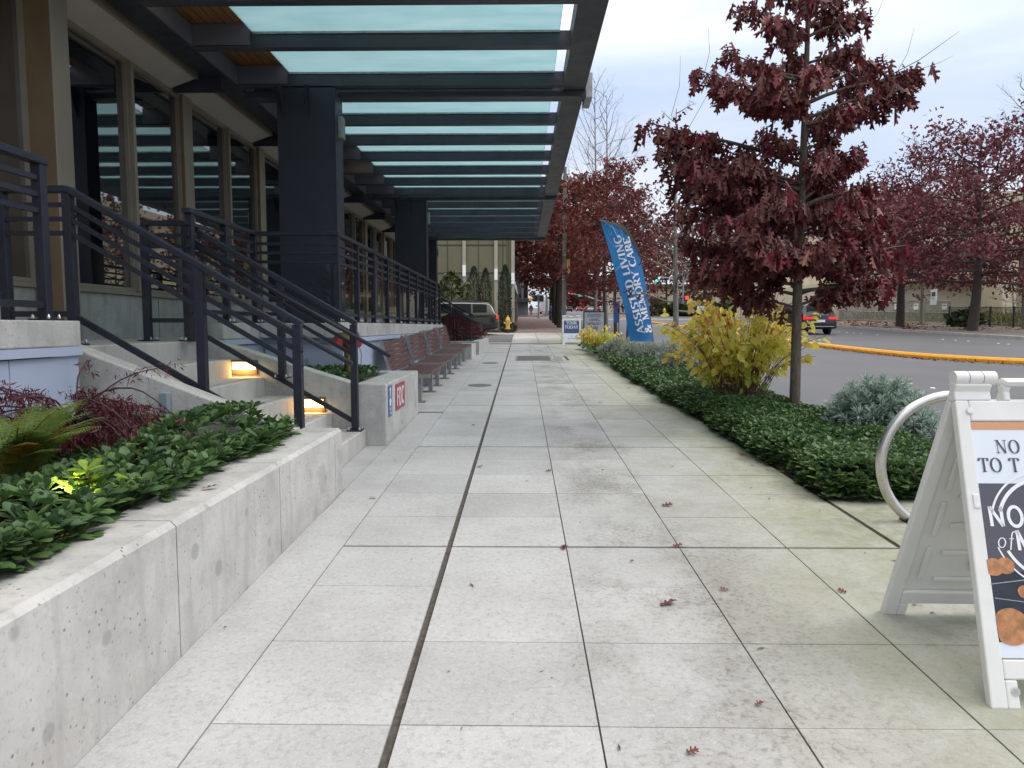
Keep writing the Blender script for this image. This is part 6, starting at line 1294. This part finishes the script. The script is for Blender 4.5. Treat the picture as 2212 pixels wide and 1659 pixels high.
for k, (y, z, h, w_) in enumerate(((60.2, 2.25, 1.3, .9), (62.8, 1.45, .5, .7), (58.6, 1.45, .45, .6), (66, 1.45, .5, .7))):
    t = thing('site_notice', ['tall white notice raised above the site fence', 'small white notice on the site fence left of the tall one', 'small white notice at the right end of the site fence', 'small white notice at the far left of the site fence'][k], 'sign', (34.4, y, G(y)+z), 0, 'white notices on the site fence')
    MB().box(34.42, y-w_/2, G(y)+z-h/2, 34.46, y+w_/2, G(y)+z+h/2).obj('board', M['white'], t); MB().box(34.415, y-w_*.3, G(y)+z+.05, 34.4195, y+w_*.3, G(y)+z+h*.32).obj('print', M['ink'] if k == 0 else M['signred'], t)
# leaf litter and green ground beyond the fence
rng2 = np.random.default_rng(8); n = 900; P = np.stack([rng2.uniform(24.4, 34, n), rng2.uniform(44, 80, n), np.zeros(n)], 1); P[:,2] = G(P[:,1])+.03; d = unit(rng2, n); d[:,2] *= .2; o = scatter('fallen_leaves', STAR[0], STAR[1], P, frames(d, rng2, None, .4), rng2.uniform(.15,.3,n), rng2.uniform(0,1,n), M['farleaf'], None, origin=(30, 60, G(60))); tag(o, 'red leaf litter scattered on the far sidewalk', 'leaf litter', None, 'stuff')
n = 2600; sidx = rng2.uniform(0, 1, n); P = np.array([tuple(sp[int(q*(len(sp)-1))]) for q in sidx]); P[:,0] += -.25-np.abs(rng2.normal(0,.12,n)); P[:,1] += rng2.uniform(-1,1,n); P[:,2] = G(P[:,1])-.115; keep = P[:,1] < 60; P = P[keep]; n = len(P); d = unit(rng2, n); d[:,2] *= .25
o = scatter('fallen_leaves', STAR[0], STAR[1], P, frames(d, rng2, None, .4), rng2.uniform(.04,.09,n), rng2.uniform(0,1,n), M['farleaf'], None, origin=(12, 30, G(30)-.13)); tag(o, 'thin line of brown leaf litter along the yellow curb', 'leaf litter', None, 'stuff')
n = 5200; P = np.stack([rng2.uniform(34.8, 46, n), rng2.uniform(41, 80, n), np.zeros(n)], 1); P[:,2] = G(P[:,1])+rng2.uniform(0,.55,n); d = unit(rng2, n); d[:,2] = np.abs(d[:,2])+.6; o = scatter('undergrowth', NARROW[0], NARROW[1], P, frames(d, rng2, None, .6), rng2.uniform(.4,.8,n), rng2.uniform(0,1,n), M['fern'], None, origin=(40, 60, G(60))); tag(o, 'rusty and green undergrowth behind the iron fence', 'undergrowth', None, 'stuff')
# ------------------------------------------------------------ signals and poles
def signal_mast(label, px, basey, topy, armx, army, Y, lens, group=None, lpx=None):
    b = aY(px, basey, Y); t = thing('signal_mast', label, 'traffic signal', (b.x, Y, G(Y)), 0, group); z1 = aY(px, topy, Y).z; r_ = .0012*Y
    MB().lathe([(r_*1.5,G(Y)),(r_*1.5,G(Y)+.3),(r_,G(Y)+.31),(r_*.8,z1)], (b.x, Y, 0), 12).obj('pole', M['poleblue'], t, smooth=2)
    e = aY(armx, army, Y); j = aY(px, army+18, Y); MB().tube([(b.x, Y, j.z), ((b.x+e.x)/2, Y, e.z-.25*abs(j.z-e.z)), tuple(e)], [r_*.75, r_*.6, r_*.4], 8).obj('arm', M['poleblue'], t)
    for k, (lx, ly, m) in enumerate(lens):
        q = aY(lx, ly, Y); hd = MB().box(q.x-.22, Y-.1, q.z-.6, q.x+.22, Y+.1, q.z+.6).obj('signal_head', M['dark'], t, bevel=.03); MB().lathe([(.17,-.12),(.13,-.15)], (q.x, Y, q.z+(-.36 if m is M['green'] else .36)), 12, 'y').obj('lens', m, hd)
    return t
signal_mast('pale mast with green traffic signal on an arm left of the maroon oak', 1475, 681, 598, 1420, 597, 118, [(1418, 602, M['green'])])
t = bpy.data.objects['signal_mast']; q = aY(1484, 643, 117.6); hd = MB().box(q.x-.35, 117.5, q.z-.5, q.x+.35, 117.8, q.z+.5).obj('walk_signal', M['amberbox'] if 'amberbox' in M else M['dark'], t); MB().box(q.x-.22, 117.46, q.z-.3, q.x+.22, 117.499, q.z+.25).obj('walk_light', M['redsig'], hd)
signal_mast('far signal mast with red lights and green street plate over the street end', 1300, 672, 630, 1225, 634, 235, [(1228.8, 636, M['redsig']), (1242, 636, M['redsig'])], 'far signal masts')
t = bpy.data.objects['signal_mast.001']; a, b = aY(1249, 637, 234.5), aY(1258, 641, 234.5); MB().box(a.x, 234.5, b.z, b.x, 234.6, a.z).obj('street_plate', emis('street_plate', (.05,.6,.35), .5, (.02,.3,.18)), t)
def pole(px, by, ty, Y, r_, label, mat, heads=()):
    b = aY(px, by, Y); z1 = aY(px, ty, Y).z; t = thing('street_pole', label, 'pole', (b.x, Y, G(Y))); MB().lathe([(r_*1.5,G(Y)),(r_*1.5,G(Y)+.35),(r_,G(Y)+.36),(r_*.8,z1)], (b.x, Y, 0), 14).obj('pole', mat, t, smooth=2)
    for hx, hy in heads: q = aY(hx, hy, Y-.2); hd = MB().box(q.x-.25, Y-.3, q.z-.42, q.x+.25, Y-.05, q.z+.42).obj('signal_head', M['dark'], t, bevel=.03); 
    return t
pole(1164, 687.5, 636, 91, .14, 'pale blue grey signal pole at the end of the brick sidewalk', M['poleblue'], ((1157.5,644.5),(1170,644.5)))
pole(1181, 681, 640, 112, .20, 'light grey pole beyond the crossing behind the blue grey one', M['concpole'])
t = thing('barricade', 'orange and white striped barricade beyond the crossing', 'barricade', (3.7, 112, G(112))); a, b = aY(1182, 672, 112), aY(1189, 683, 112)
MB().box(a.x, 112, G(112), a.x+.08, 112.1, a.z+.05).box(b.x-.08, 112, G(112), b.x, 112.1, a.z+.05).obj('frame', M['white'], t); MB().box(a.x, 111.9, a.z-.35, b.x, 111.99, a.z).obj('striped_board', emis('barricade_orange', (.9,.25,.08), .0, (.8,.2,.06)), t)
t = thing('yellow_sign', 'small yellow sign hanging on the far left shop front', 'sign', (aY(1146,646,118).x, 118, aY(1146,646,118).z)); a, b = aY(1142.5, 643, 118), aY(1149, 650, 118); MB().box(a.x, 118, b.z, b.x, 118.1, a.z).box((a.x+b.x)/2-.03, 118.02, a.z, (a.x+b.x)/2+.03, 118.08, a.z+.3).obj('plate', pm('sign_amber', (.8,.42,.02), .5), t)
p = aG(1523, 682); q0, q1 = aY(1507, 661, 110), aY(1526, 679, 110)
t = thing('monument_sign', 'white monument sign with green base across the crossing', 'sign', ((q0.x+q1.x)/2, 110, G(110))); MB().box(q0.x, 110, q1.z+.3, q1.x, 110.3, q0.z).obj('board', M['white'], t); MB().box(q0.x, 109.98, G(110), q1.x, 110.32, q1.z+.299).obj('base', pm('sign_green', (.10,.35,.08), .6), t); mb = MB()
for k in range(3): mb.box(q0.x+.2, 109.96, q0.z-.35-.3*k, q1.x-.2, 109.999, q0.z-.30-.3*k)
mb.obj('text_lines', M['ghost'], t)
t = thing('street_banner', 'narrow blue banner stand by the curb behind the feather flag', 'banner', (aY(1331,690,33).x, 33, G(33))); a, b = aY(1326, 652, 33), aY(1336, 697, 33); MB().box(a.x, 33, b.z, b.x, 33.05, a.z).obj('cloth', M['signblue'], t); MB().tube([(b.x+.02, 33.02, G(33)), (b.x+.02, 33.02, a.z+.05)], .02, 6).obj('pole', M['dark'], t)
hy = bpy.data.objects['fire_hydrant']; q = aG(1521.5, 682); dup(hy, (aG(1413,682).x+1, 112, G(112)), label='tiny yellow fire hydrant across the crossing beside the hedge', scale=1.3)
